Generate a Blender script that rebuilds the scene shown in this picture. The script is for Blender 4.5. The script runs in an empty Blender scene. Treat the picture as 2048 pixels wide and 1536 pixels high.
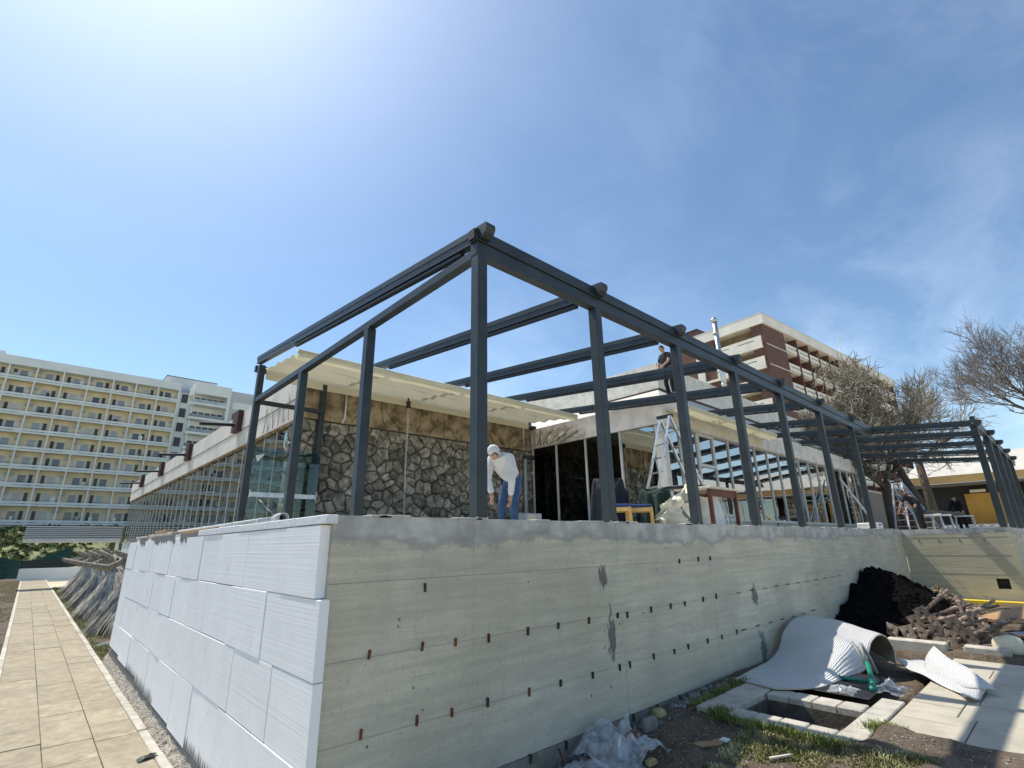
import bpy, bmesh, math, random
from mathutils import Vector, Matrix, Euler, noise as mnoise
from math import sin, cos, pi, radians, sqrt, atan2

random.seed(7)
rnd = random.Random(11)
S = 1.14                      # measured units -> metres, applied to everything at the end
SC = bpy.context.scene
COL = SC.collection

# ------------------------------------------------------------------ camera
cam_d = bpy.data.cameras.new('camera')
cam = bpy.data.objects.new('camera', cam_d); COL.objects.link(cam)
R_ = Vector((0.7370, -0.6757, -0.0164)); U_ = Vector((-0.1941, -0.2350, 0.9524)); F_ = Vector((0.6474, 0.6987, 0.3043))
F_.normalize(); R_ = (R_ - F_ * R_.dot(F_)).normalized(); U_ = R_.cross(F_)
cam.matrix_world = Matrix(((R_.x, U_.x, -F_.x, 0), (R_.y, U_.y, -F_.y, 0), (R_.z, U_.z, -F_.z, 1.75), (0, 0, 0, 1)))
cam_d.sensor_width = 36.0; cam_d.lens = 1001.4 / 2048 * 36; cam_d.clip_end = 3000; cam_d.clip_start = 0.05
SC.camera = cam

# ------------------------------------------------------------------ sky, sun, exposure
SUN = Vector((-0.19, 1.0, 1.75)).normalized()
W = bpy.data.worlds.new('World'); SC.world = W; W.use_nodes = True
nt = W.node_tree; nt.nodes.clear()
def wn(t): return nt.nodes.new(t)
sky = wn('ShaderNodeTexSky'); sky.sky_type = 'NISHITA'; sky.sun_disc = False
sky.sun_elevation = math.asin(SUN.z); sky.sun_rotation = math.atan2(SUN.x, SUN.y)
sky.air_density = 1.0; sky.dust_density = 0.22; sky.ozone_density = 4.0; sky.altitude = 10
tc = wn('ShaderNodeTexCoord')
# thin cirrus: stretched noise by direction, added as pale light
mp = wn('ShaderNodeMapping'); mp.inputs['Rotation'].default_value = (0.25, 0.1, 0.55); mp.inputs['Scale'].default_value = (1.2, 3.4, 4.2)
n1 = wn('ShaderNodeTexNoise'); n1.inputs['Scale'].default_value = 1.5; n1.inputs['Detail'].default_value = 9; n1.inputs['Roughness'].default_value = 0.62; n1.inputs['Distortion'].default_value = 0.5
n2 = wn('ShaderNodeTexNoise'); n2.inputs['Scale'].default_value = 1.3; n2.inputs['Detail'].default_value = 3
r1 = wn('ShaderNodeMapRange'); r1.inputs['From Min'].default_value = 0.40; r1.inputs['From Max'].default_value = 0.78
r2 = wn('ShaderNodeMapRange'); r2.inputs['From Min'].default_value = 0.36; r2.inputs['From Max'].default_value = 0.62
mul = wn('ShaderNodeMath'); mul.operation = 'MULTIPLY'
# thin high veil brightening towards the sun (forward scattering)
dot = wn('ShaderNodeVectorMath'); dot.operation = 'DOT_PRODUCT'; dot.inputs[1].default_value = SUN
mx0 = wn('ShaderNodeMath'); mx0.operation = 'MAXIMUM'; mx0.inputs[1].default_value = 0.0
pw = wn('ShaderNodeMath'); pw.operation = 'POWER'; pw.inputs[1].default_value = 11.0
pm = wn('ShaderNodeMath'); pm.operation = 'MULTIPLY'; pm.inputs[1].default_value = 3.4
ca = wn('ShaderNodeMath'); ca.operation = 'MULTIPLY'; ca.inputs[1].default_value = 2.3
ad = wn('ShaderNodeMath'); ad.operation = 'ADD'
# the cirrus bank stands in the eastern half of the sky
sx_ = wn('ShaderNodeSeparateXYZ'); bank = wn('ShaderNodeMapRange'); bank.interpolation_type = 'SMOOTHSTEP'
bank.inputs['From Min'].default_value = 0.36; bank.inputs['From Max'].default_value = 0.78; bank.inputs['To Min'].default_value = 0.06; cb = wn('ShaderNodeMath'); cb.operation = 'MULTIPLY'
cl = wn('ShaderNodeMix'); cl.data_type = 'RGBA'; cl.blend_type = 'ADD'; cl.inputs[0].default_value = 1.0
cv = wn('ShaderNodeCombineColor')
bg = wn('ShaderNodeBackground'); bg.inputs['Strength'].default_value = 0.14
out = wn('ShaderNodeOutputWorld')
L = nt.links.new
L(tc.outputs['Generated'], mp.inputs[0]); L(mp.outputs[0], n1.inputs['Vector']); L(tc.outputs['Generated'], n2.inputs['Vector'])
L(n1.outputs[0], r1.inputs[0]); L(n2.outputs[0], r2.inputs[0]); L(r1.outputs[0], mul.inputs[0]); L(r2.outputs[0], mul.inputs[1])
L(tc.outputs['Generated'], dot.inputs[0]); L(dot.outputs['Value'], mx0.inputs[0]); L(mx0.outputs[0], pw.inputs[0]); L(pw.outputs[0], pm.inputs[0])
L(tc.outputs['Generated'], sx_.inputs[0]); L(sx_.outputs['X'], bank.inputs[0]); L(mul.outputs[0], cb.inputs[0]); L(bank.outputs[0], cb.inputs[1]); L(cb.outputs[0], ca.inputs[0]); L(ca.outputs[0], ad.inputs[0]); L(pm.outputs[0], ad.inputs[1])
for i in range(3): L(ad.outputs[0], cv.inputs[i])
tint = wn('ShaderNodeMix'); tint.data_type = 'RGBA'; tint.blend_type = 'MULTIPLY'; tint.inputs[0].default_value = 1.0
tint.inputs[7].default_value = (1.02, 1.035, 0.965, 1)
L(sky.outputs[0], tint.inputs[6]); L(tint.outputs[2], cl.inputs[6]); L(cv.outputs[0], cl.inputs[7]); L(cl.outputs[2], bg.inputs[0]); L(bg.outputs[0], out.inputs[0])

sun_d = bpy.data.lights.new('sun', 'SUN'); sun_d.energy = 4.3; sun_d.angle = radians(0.53); sun_d.color = (1.0, 0.94, 0.84)
sun = bpy.data.objects.new('sun', sun_d); COL.objects.link(sun)
sun.rotation_euler = SUN.to_track_quat('Z', 'Y').to_euler(); sun.location = (-10, 30, 60)
SC.view_settings.view_transform = 'Standard'; SC.view_settings.look = 'None'
SC.view_settings.exposure = 0.3; SC.view_settings.gamma = 1.0; SC.view_settings.use_curve_mapping = False
SC.cycles.max_bounces = 8; SC.cycles.diffuse_bounces = 4; SC.cycles.transparent_max_bounces = 12; SC.cycles.sample_clamp_indirect = 8

# ------------------------------------------------------------------ helpers
class MB:
    """collects shapes (world or local coordinates) for ONE mesh object"""
    def __init__(s): s.v = []; s.f = []; s.uv = None
    def add(s, vs, fs):
        b = len(s.v); s.v += [tuple(p) for p in vs]; s.f += [tuple(b + i for i in q) for q in fs]; return s
    def box(s, x0, y0, z0, x1, y1, z1):
        return s.add([(x0,y0,z0),(x1,y0,z0),(x1,y1,z0),(x0,y1,z0),(x0,y0,z1),(x1,y0,z1),(x1,y1,z1),(x0,y1,z1)],
                     [(0,3,2,1),(4,5,6,7),(0,1,5,4),(1,2,6,5),(2,3,7,6),(3,0,4,7)])
    def cbox(s, x0, y0, z0, x1, y1, z1, c):
        """box with chamfered edges"""
        bm = bmesh.new(); bmesh.ops.create_cube(bm, size=1)
        for v in bm.verts: v.co = Vector(((x0+x1)/2 + v.co.x*(x1-x0), (y0+y1)/2 + v.co.y*(y1-y0), (z0+z1)/2 + v.co.z*(z1-z0)))
        bmesh.ops.bevel(bm, geom=bm.edges[:], offset=c, segments=1, affect='EDGES')
        bm.verts.index_update()
        s.add([v.co[:] for v in bm.verts], [[v.index for v in f.verts] for f in bm.faces]); bm.free(); return s
    def mbox(s, m, sx, sy, sz):
        """box centred at m, sizes"""
        vs = [m @ Vector((a*sx/2, b*sy/2, c*sz/2)) for c in (-1,1) for a, b in ((-1,-1),(1,-1),(1,1),(-1,1))]
        return s.add(vs, [(0,3,2,1),(4,5,6,7),(0,1,5,4),(1,2,6,5),(2,3,7,6),(3,0,4,7)])
    def bar(s, p, q, w, h, up=(0,0,1)):
        p = Vector(p); q = Vector(q); d = q - p; l = d.length; d.normalize(); u = Vector(up)
        x = d.cross(u)
        if x.length < 1e-4: x = d.cross(Vector((1,0,0)))
        x.normalize(); z = x.cross(d)
        m = Matrix(((x.x,d.x,z.x,0),(x.y,d.y,z.y,0),(x.z,d.z,z.z,0),(0,0,0,1))); m.translation = (p+q)/2
        return s.mbox(m, w, l, h)
    def tube(s, pts, r, n=6, cap=True):
        pts = [Vector(p) for p in pts]; k = len(pts)
        rs = r if isinstance(r, (list, tuple)) else [r]*k
        b = len(s.v); px = None
        for i, p in enumerate(pts):
            d = (pts[min(i+1,k-1)] - pts[max(i-1,0)])
            if d.length < 1e-9: d = Vector((0,0,1))
            d.normalize()
            if px is None:
                px = d.cross(Vector((0,0,1)))
                if px.length < 1e-3: px = d.cross(Vector((1,0,0)))
            else:
                px = px - d*px.dot(d)
            px.normalize(); py = d.cross(px)
            for j in range(n):
                a = 2*pi*j/n; s.v.append(tuple(p + (px*cos(a) + py*sin(a))*rs[i]))
        for i in range(k-1):
            for j in range(n):
                j2 = (j+1) % n
                s.f.append((b+i*n+j, b+i*n+j2, b+(i+1)*n+j2, b+(i+1)*n+j))
        if cap:
            s.f.append(tuple(b+j for j in reversed(range(n)))); s.f.append(tuple(b+(k-1)*n+j for j in range(n)))
        return s
    def prism(s, poly, axis, a0, a1):
        """2-D polygon extruded along an axis: x -> poly in (y,z); y -> (x,z); z -> (x,y)"""
        def P(p, a): return (a, p[0], p[1]) if axis == 'x' else (p[0], a, p[1]) if axis == 'y' else (p[0], p[1], a)
        n = len(poly); b = len(s.v)
        s.v += [P(p, a0) for p in poly] + [P(p, a1) for p in poly]
        s.f.append(tuple(b+i for i in reversed(range(n)))); s.f.append(tuple(b+n+i for i in range(n)))
        for i in range(n):
            j = (i+1) % n; s.f.append((b+i, b+j, b+n+j, b+n+i))
        return s
    def grid(s, fn, nu, nv):
        b = len(s.v)
        for j in range(nv+1):
            for i in range(nu+1): s.v.append(tuple(fn(i/nu, j/nv)))
        for j in range(nv):
            for i in range(nu):
                a = b + j*(nu+1) + i; s.f.append((a, a+1, a+nu+2, a+nu+1))
        return s
    def mesh(s, name, off=(0,0,0), smooth=False):
        me = bpy.data.meshes.new(name)
        me.from_pydata([(x-off[0], y-off[1], z-off[2]) for x, y, z in s.v], [], s.f)
        if smooth:
            me.polygons.foreach_set('use_smooth', [True]*len(me.polygons))
        me.update(); return me

def wloc(o):
    v = Vector((0,0,0))
    while o is not None: v += o.location; o = o.parent
    return v
def fixn(me):
    bm = bmesh.new(); bm.from_mesh(me); bmesh.ops.recalc_face_normals(bm, faces=bm.faces); bm.to_mesh(me); bm.free()
def tag(o, label=None, cat=None, group=None, kind=None):
    if label: o['label'] = label
    if cat: o['category'] = cat
    if group: o['group'] = group
    if kind: o['kind'] = kind
    return o
def thing(name, label, cat, loc=(0,0,0), rz=0.0, group=None):
    o = bpy.data.objects.new(name, None); COL.objects.link(o); o.empty_display_size = 0.2
    o.location = loc; o.rotation_euler = (0,0,rz); return tag(o, label, cat, group)
def part(mb, name, m, parent=None, local=False, smooth=False, fix=True):
    """ONE mesh object; mb in world coordinates unless local"""
    off = (0,0,0) if (parent is None or local) else wloc(parent)
    me = mb.mesh(name, off, smooth)
    if fix: fixn(me)
    me.materials.append(m)
    o = bpy.data.objects.new(name, me); COL.objects.link(o); o.parent = parent
    return o
def inst(src, parent, loc=None, rot=None, scale=None):
    """copy of one object (shared mesh) and its children"""
    o = src.copy(); COL.objects.link(o); o.parent = parent
    if loc is not None: o.location = loc
    if rot is not None: o.rotation_euler = rot
    if scale is not None: o.scale = scale
    for ch in list(src.children): inst(ch, o)
    return o
def struct(mb, name, m, label=None, cat=None, parent=None, smooth=False):
    o = part(mb, name, m, parent, smooth=smooth)
    if parent is None: tag(o, label, cat, kind='structure')
    return o
def smoothstep(a, b, x):
    t = min(1, max(0, (x-a)/(b-a))); return t*t*(3-2*t)

# ------------------------------------------------------------------ materials
def nodes_of(name):
    m = bpy.data.materials.new(name); m.use_nodes = True
    t = m.node_tree; b = t.nodes['Principled BSDF']
    return m, t, b
def mat(name, col, rough=0.8, var=0.2, ns=4.0, bump=0.0, bs=60.0, metal=0.0, spec=0.4, rnd_=0.0, stretch=(1,1,1), col2=None, bstretch=None, detail=6, lo=0.35, hi=0.65, coat=0.0, bdist=0.01, isl=0.0):
    m, t, b = nodes_of(name)
    tc = t.nodes.new('ShaderNodeTexCoord'); mp = t.nodes.new('ShaderNodeMapping'); mp.inputs['Scale'].default_value = stretch
    nz = t.nodes.new('ShaderNodeTexNoise'); nz.inputs['Scale'].default_value = ns; nz.inputs['Detail'].default_value = detail; nz.inputs['Roughness'].default_value = 0.6
    mr = t.nodes.new('ShaderNodeMapRange'); mr.inputs['From Min'].default_value = lo; mr.inputs['From Max'].default_value = hi
    mx = t.nodes.new('ShaderNodeMix'); mx.data_type = 'RGBA'
    c1 = [c*(1-var) for c in col]; c2 = list(col2) if col2 else [min(1, c*(1+var)) for c in col]
    mx.inputs[6].default_value = (*c1, 1); mx.inputs[7].default_value = (*c2, 1)
    k = t.links.new
    k(tc.outputs['Object'], mp.inputs[0]); k(mp.outputs[0], nz.inputs['Vector']); k(nz.outputs[0], mr.inputs[0]); k(mr.outputs[0], mx.inputs[0])
    last = mx.outputs[2]
    if rnd_:
        oi = t.nodes.new('ShaderNodeObjectInfo'); m2 = t.nodes.new('ShaderNodeMapRange')
        m2.inputs['To Min'].default_value = 1-rnd_; m2.inputs['To Max'].default_value = 1+rnd_
        hv = t.nodes.new('ShaderNodeHueSaturation')
        k(oi.outputs['Random'], m2.inputs[0]); k(m2.outputs[0], hv.inputs['Value']); k(last, hv.inputs['Color']); last = hv.outputs[0]
    if isl:      # every strand / twig / pebble has a tone of its own
        ge = t.nodes.new('ShaderNodeNewGeometry'); m3 = t.nodes.new('ShaderNodeMapRange'); m3.inputs['To Min'].default_value = 1-isl; m3.inputs['To Max'].default_value = 1+isl
        h2 = t.nodes.new('ShaderNodeHueSaturation'); k(ge.outputs['Random Per Island'], m3.inputs[0]); k(m3.outputs[0], h2.inputs['Value']); k(last, h2.inputs['Color']); last = h2.outputs[0]
    k(last, b.inputs['Base Color'])
    b.inputs['Roughness'].default_value = rough; b.inputs['Metallic'].default_value = metal; b.inputs['Specular IOR Level'].default_value = spec
    if coat: b.inputs['Coat Weight'].default_value = coat
    if bump:
        n3 = t.nodes.new('ShaderNodeTexNoise'); n3.inputs['Scale'].default_value = bs; n3.inputs['Detail'].default_value = 5
        mp2 = t.nodes.new('ShaderNodeMapping'); mp2.inputs['Scale'].default_value = bstretch or (1,1,1)
        bp = t.nodes.new('ShaderNodeBump'); bp.inputs['Strength'].default_value = bump; bp.inputs['Distance'].default_value = bdist
        k(tc.outputs['Object'], mp2.inputs[0]); k(mp2.outputs[0], n3.inputs['Vector']); k(n3.outputs[0], bp.inputs['Height']); k(bp.outputs[0], b.inputs['Normal'])
    return m
def glass(name, tint=(0.35,0.42,0.42), refl=0.35, wav=0.0, rough=0.0):
    m, t, b = nodes_of(name); t.nodes.remove(b); o = t.nodes['Material Output']; k = t.links.new
    tr = t.nodes.new('ShaderNodeBsdfTransparent'); tr.inputs[0].default_value = (*tint, 1)
    gl = t.nodes.new('ShaderNodeBsdfGlossy'); gl.inputs['Roughness'].default_value = rough; gl.inputs[0].default_value = (0.9,0.92,0.92,1)
    fr = t.nodes.new('ShaderNodeFresnel'); fr.inputs[0].default_value = 1.5
    mr = t.nodes.new('ShaderNodeMapRange'); mr.inputs['To Min'].default_value = refl; mr.inputs['To Max'].default_value = 1.0
    ms = t.nodes.new('ShaderNodeMixShader')
    k(fr.outputs[0], mr.inputs[0]); k(mr.outputs[0], ms.inputs[0]); k(tr.outputs[0], ms.inputs[1]); k(gl.outputs[0], ms.inputs[2]); k(ms.outputs[0], o.inputs[0])
    if wav:
        tc = t.nodes.new('ShaderNodeTexCoord'); n3 = t.nodes.new('ShaderNodeTexNoise'); n3.inputs['Scale'].default_value = 1.4; n3.inputs['Detail'].default_value = 1
        bp = t.nodes.new('ShaderNodeBump'); bp.inputs['Strength'].default_value = wav; bp.inputs['Distance'].default_value = 0.02
        k(tc.outputs['Object'], n3.inputs['Vector']); k(n3.outputs[0], bp.inputs['Height']); k(bp.outputs[0], gl.inputs['Normal'])
    return m

M = {}
M['steel'] = mat('anthracite_powder_coat', (0.021,0.030,0.035), 0.42, 0.30, 3.0, 0.10, 300, spec=0.5, stretch=(1,1,1), detail=9)
M['steel_dark'] = mat('dark_end_cap', (0.02,0.024,0.028), 0.5, 0.2, 4)
M['eps'] = mat('white_foam_board', (0.95,0.945,0.935), 0.75, 0.03, 3.0, 0.26, 9, rnd_=0.02, bstretch=(1,0.05,9), bdist=0.006, spec=0.3)
M['eps_edge'] = mat('white_foam_strip', (0.78,0.79,0.80), 0.8, 0.05, 8.0, 0.6, 40)
M['adhesive'] = mat('grey_adhesive', (0.20,0.20,0.20), 0.9, 0.2, 14, 0.6, 50)
M['rust'] = mat('rusty_tie', (0.14,0.055,0.025), 0.85, 0.5, 30, 0.4, 90, rnd_=0.4)
M['tie_dark'] = mat('dark_tie', (0.05,0.045,0.035), 0.85, 0.4, 30, 0.4, 90, rnd_=0.3)
M['stone'] = mat('fieldstone', (0.23,0.205,0.16), 0.9, 0.55, 7, 0.9, 14, rnd_=0.45, bdist=0.03, col2=(0.44,0.40,0.325))
M['mortar'] = mat('dark_mortar', (0.10,0.09,0.073), 0.95, 0.3, 10, 0.5, 40)
M['stucco_tan'] = mat('stained_tan_stucco', (0.27,0.195,0.105), 0.9, 0.42, 3, 0.5, 30, col2=(0.44,0.345,0.215), lo=0.38, hi=0.6)
M['stucco'] = mat('cream_stucco', (0.78,0.73,0.645), 0.9, 0.10, 1.6, 0.25, 60)
M['stucco_old'] = mat('weathered_cream_stucco', (0.73,0.685,0.60), 0.9, 0.16, 3.0, 0.35, 40)
M['roof_white'] = mat('white_roof_render', (0.56,0.53,0.47), 0.85, 0.07, 1.5, 0.15, 50)
M['frame_white'] = mat('white_window_frame', (0.66,0.65,0.60), 0.5, 0.06, 5)
M['brown'] = mat('dark_brown_paint', (0.065,0.026,0.021), 0.6, 0.15, 3)
M['black'] = mat('black_steel', (0.012,0.012,0.013), 0.5, 0.2, 5)
def cloth_(name, col, tr=0.4):
    m, t, b = nodes_of(name); o = t.nodes['Material Output']; t.nodes.remove(b)
    d = t.nodes.new('ShaderNodeBsdfDiffuse'); r = t.nodes.new('ShaderNodeBsdfTranslucent'); x = t.nodes.new('ShaderNodeMixShader'); x.inputs[0].default_value = tr
    tc = t.nodes.new('ShaderNodeTexCoord'); n = t.nodes.new('ShaderNodeTexNoise'); n.inputs['Scale'].default_value = 1.5; n.inputs['Detail'].default_value = 6
    c = t.nodes.new('ShaderNodeMix'); c.data_type = 'RGBA'; c.inputs[6].default_value = (*[k*.92 for k in col],1); c.inputs[7].default_value = (*col,1)
    L = t.links.new; L(tc.outputs['Object'], n.inputs['Vector']); L(n.outputs[0], c.inputs[0])
    for s in (d, r): L(c.outputs[2], s.inputs[0])
    L(d.outputs[0], x.inputs[1]); L(r.outputs[0], x.inputs[2]); L(x.outputs[0], o.inputs[0]); return m
M['awning'] = cloth_('cream_awning_fabric', (0.82,0.77,0.57), 0.13)
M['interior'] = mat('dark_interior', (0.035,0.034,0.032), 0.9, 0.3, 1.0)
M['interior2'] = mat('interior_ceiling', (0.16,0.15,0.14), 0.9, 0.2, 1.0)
M['glass'] = glass('facade_glass', (0.45,0.50,0.48), 0.46, 0.10)
M['glass_side'] = glass('side_glass', (0.30,0.33,0.33), 0.30, 0.22)
M['glass_dark'] = glass('door_glass', (0.16,0.22,0.20), 0.0, 0.04)
M['glass_clear'] = glass('screen_glass', (0.66,0.76,0.76), 0.0, 0.02)
M['pvc'] = mat('grey_pvc', (0.42,0.44,0.43), 0.45, 0.15, 6)
M['pvc_in'] = mat('dark_grey_pvc', (0.07,0.07,0.065), 0.9, 0.3, 10)  # dark grey; a flat disc of it stands for the open bore
M['terrazzo'] = mat('terrace_screed', (0.56,0.54,0.49), 0.9, 0.15, 3, 0.2, 40)  # unseen floor, tone raised to bounce sunlight onto the house fronts
M['path'] = mat('sandy_paving', (0.335,0.285,0.20), 0.92, 0.22, 7, 0.9, 40, rnd_=0.08, detail=13, lo=.3, hi=.7)
M['kerb'] = mat('pale_kerb', (0.50,0.46,0.385), 0.9, 0.2, 6, 0.5, 40, rnd_=0.12)
M['dirt'] = mat('brown_soil', (0.115,0.085,0.058), 0.95, 0.4, 4, 1.0, 30, detail=10, bdist=0.03)
M['rubble_soil'] = mat('gravelly_soil', (0.38,0.335,0.265), 0.95, 0.4, 9, 1.0, 45, detail=10, bdist=0.03)
M['patio'] = mat('stamped_concrete', (0.46,0.415,0.325), 0.85, 0.13, 4, 0.45, 22, rnd_=0.05, detail=9)
M['patio_edge'] = mat('weathered_border_tile', (0.47,0.44,0.37), 0.88, 0.2, 5, 0.45, 25, rnd_=0.1, detail=9)
M['grass'] = mat('dry_grass', (0.21,0.225,0.06), 0.8, 0.35, 3.0, rnd_=0, isl=0.35, col2=(0.48,0.43,0.22), lo=0.4, hi=0.6)
M['grass_green'] = mat('green_weeds', (0.14,0.19,0.03), 0.8, 0.4, 4.0, col2=(0.27,0.30,0.08))
M['pebble'] = mat('pale_gravel', (0.45,0.42,0.36), 0.9, 0.3, 18, col2=(0.66,0.62,0.55), isl=0.5)
M['pebble_dark'] = mat('grey_gravel', (0.15,0.135,0.115), 0.9, 0.45, 18, col2=(0.34,0.31,0.27), isl=0.5)
M['shade_soil'] = mat('shade_black_soil', (0.008,0.007,0.006), 1.0, 0.4, 10, 1.0, 25, spec=0.05, bdist=0.05)  # dark soil; the heap's deep shade is put into this near-black colour
M['rubble'] = mat('brown_rubble', (0.17,0.115,0.07), 0.95, 0.5, 14, 0.8, 30, col2=(0.34,0.26,0.17), bdist=0.03, isl=0.5)
M['cream_foam'] = mat('cream_foam', (0.68,0.60,0.44), 0.8, 0.08, 5, 0.3, 30)
M['yellow'] = mat('yellow_formwork', (0.78,0.55,0.035), 0.55, 0.08, 5)
M['timber'] = mat('raw_timber', (0.40,0.24,0.12), 0.8, 0.25, 6, stretch=(1,12,12))
M['mahogany'] = mat('reddish_wood', (0.145,0.042,0.022), 0.5, 0.3, 6)
M['stoolwood'] = mat('pale_stool_wood', (0.62,0.40,0.13), 0.5, 0.15, 8)
M['blue_cloth'] = mat('blue_seat_fabric', (0.03,0.055,0.17), 0.9, 0.2, 10)
M['alu'] = mat('brushed_aluminium', (0.62,0.63,0.64), 0.35, 0.12, 8, metal=0.85)
M['galv'] = mat('galvanised_steel', (0.50,0.52,0.53), 0.3, 0.2, 8, metal=0.8)
M['white_paint'] = mat('white_plastic', (0.72,0.72,0.70), 0.5, 0.06, 5)
M['bark'] = mat('grey_bark', (0.115,0.095,0.072), 0.95, 0.4, 8, 1.0, 25, stretch=(3,3,0.8), bdist=0.03)
M['twig'] = mat('pale_dry_twigs', (0.26,0.22,0.165), 0.95, 0.4, 1.5, col2=(0.40,0.355,0.275), isl=0.45)
M['twig_pink'] = mat('greyish_bare_twigs', (0.19,0.165,0.145), 0.95, 0.3, 1.5)
M['leaf'] = mat('ivy_leaves', (0.05,0.075,0.018), 0.6, 0.5, 3.0, col2=(0.13,0.13,0.04))
M['shrub'] = mat('hillside_scrub', (0.10,0.14,0.035), 0.8, 0.5, 1.2, col2=(0.24,0.25,0.09))
M['straw'] = mat('weathered_straw', (0.46,0.43,0.37), 0.95, 0.5, 6.0, col2=(0.66,0.62,0.54), isl=0.55)
M['straw_in'] = mat('dark_thatch_base', (0.055,0.05,0.042), 0.95, 0.4, 8)
M['log'] = mat('weathered_driftwood', (0.27,0.24,0.195), 0.95, 0.4, 6, 0.8, 20, stretch=(4,4,1), bdist=0.02)
M['skin'] = mat('skin', (0.45,0.25,0.17), 0.6, 0.06, 8)
M['hair'] = mat('dark_hair', (0.025,0.018,0.014), 0.7, 0.3, 20)
M['hoodie'] = mat('pale_grey_cotton', (0.62,0.62,0.61), 0.95, 0.10, 5, 0.5, 12, bdist=0.02)
M['jeans'] = mat('blue_denim', (0.045,0.095,0.19), 0.9, 0.3, 6, 0.4, 20)
M['black_cloth'] = mat('black_cotton', (0.014,0.014,0.016), 0.9, 0.3, 6, 0.4, 14, bdist=0.02)
M['navy_cloth'] = mat('dark_navy_cotton', (0.022,0.024,0.036), 0.9, 0.3, 6, 0.4, 14, bdist=0.02)
M['green_cloth'] = mat('dark_green_fabric', (0.016,0.036,0.030), 0.9, 0.3, 6, 0.4, 14, bdist=0.02)
M['shoe'] = mat('dark_shoe', (0.03,0.027,0.025), 0.7, 0.2, 6)
M['sheet'] = mat('cream_plastic_sheet', (0.74,0.68,0.52), 0.45, 0.12, 4, 0.4, 10, bdist=0.02)
M['hotel_wall'] = mat('cream_orange_render', (0.86,0.75,0.56), 0.9, 0.08, 0.6)
M['hotel_white'] = mat('white_hotel_concrete', (0.80,0.82,0.80), 0.9, 0.06, 0.4)
M['hotel_grey'] = mat('pale_grey_render', (0.56,0.57,0.57), 0.9, 0.06, 0.3)
M['pane_grey'] = mat('curtained_pane', (0.28,0.30,0.325), 0.15, 0.25, 0.5, rnd_=0.6, spec=0.6)
M['door_dark'] = mat('dark_door', (0.055,0.055,0.06), 0.35, 0.2, 1.0, rnd_=0.3)
M['bh_white'] = mat('off_white_concrete', (0.76,0.73,0.64), 0.9, 0.08, 0.5)
M['bh_brown'] = mat('brown_cladding', (0.135,0.068,0.054), 0.8, 0.12, 1.0)
M['bh_tan'] = mat('tan_render', (0.28,0.20,0.12), 0.9, 0.12, 1.0)
M['amber'] = mat('amber_panel', (0.50,0.28,0.05), 0.6, 0.12, 1.0)
M['ochre'] = mat('ochre_soffit', (0.44,0.28,0.11), 0.8, 0.12, 1.0)
M['net'] = mat('dark_green_netting', (0.02,0.06,0.045), 0.9, 0.3, 6)
M['green_pipe'] = mat('green_pipe', (0.02,0.22,0.15), 0.4, 0.1, 6)
M['hose'] = mat('grey_hose', (0.30,0.31,0.29), 0.5, 0.1, 6)
M['paper'] = mat('white_paper', (0.75,0.74,0.70), 0.8, 0.05, 6)
M['pink'] = mat('pink_plastic', (0.45,0.10,0.17), 0.6, 0.2, 6)
M['card'] = mat('brown_cardboard', (0.33,0.21,0.11), 0.9, 0.15, 8)
M['yellow_stone'] = mat('yellow_stone', (0.42,0.33,0.16), 0.9, 0.25, 8, 0.5, 30)
M['grey_stone'] = mat('grey_stone', (0.22,0.21,0.19), 0.9, 0.25, 8, 0.5, 30)
M['prop'] = mat('rusty_painted_pipe', (0.17,0.085,0.05), 0.75, 0.55, 9, 0.5, 40, rnd_=0.5, col2=(0.36,0.25,0.175))
M['prop_plate'] = mat('rusty_plate', (0.25,0.18,0.13), 0.85, 0.5, 12, 0.5, 40, rnd_=0.5, col2=(0.44,0.36,0.28))

M['bounce_ground'] = mat('pale_bounce_ground', (0.56,0.48,0.35), 0.95, 0.2, 1.5, 0.3, 20)  # mostly unseen ground, made pale so sunlight bounces onto the shaded walls
M['bedding'] = mat('brown_joint_sand', (0.20,0.16,0.11), 0.95, 0.3, 10)
M['pane_pale'] = mat('pale_curtained_pane', (0.52,0.52,0.50), 0.25, 0.2, 0.6, rnd_=0.2, spec=0.6)
M['pane_dark'] = mat('dark_pane', (0.09,0.10,0.12), 0.12, 0.3, 0.6, rnd_=0.3, spec=0.7)
def math_(t, op, a=None, b=None, c=None):
    n = t.nodes.new('ShaderNodeMath'); n.operation = op
    for i, v in enumerate((a, b, c)):
        if v is None: continue
        if isinstance(v, (int, float)): n.inputs[i].default_value = v
        else: t.links.new(v, n.inputs[i])
    return n.outputs[0]
def noise_(t, vec, scale, detail=5, stretch=None, rough=0.6):
    if stretch:
        mp = t.nodes.new('ShaderNodeMapping'); mp.inputs['Scale'].default_value = stretch; t.links.new(vec, mp.inputs[0]); vec = mp.outputs[0]
    n = t.nodes.new('ShaderNodeTexNoise'); n.inputs['Scale'].default_value = scale; n.inputs['Detail'].default_value = detail; n.inputs['Roughness'].default_value = rough
    t.links.new(vec, n.inputs['Vector']); return n.outputs[0]
def remap_(t, v, a, b, c=0.0, d=1.0):
    n = t.nodes.new('ShaderNodeMapRange'); n.interpolation_type = 'SMOOTHSTEP'
    for i, x in zip((1, 2, 3, 4), (a, b, c, d)): n.inputs[i].default_value = x
    t.links.new(v, n.inputs[0]); return n.outputs[0]
def mixc_(t, f, a, b, mode='MIX'):
    n = t.nodes.new('ShaderNodeMix'); n.data_type = 'RGBA'; n.blend_type = mode
    for i, v in ((0, f), (6, a), (7, b)):
        if isinstance(v, (int, float)): n.inputs[i].default_value = v
        elif isinstance(v, tuple): n.inputs[i].default_value = (*v, 1)
        else: t.links.new(v, n.inputs[i])
    return n.outputs[2]
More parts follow.
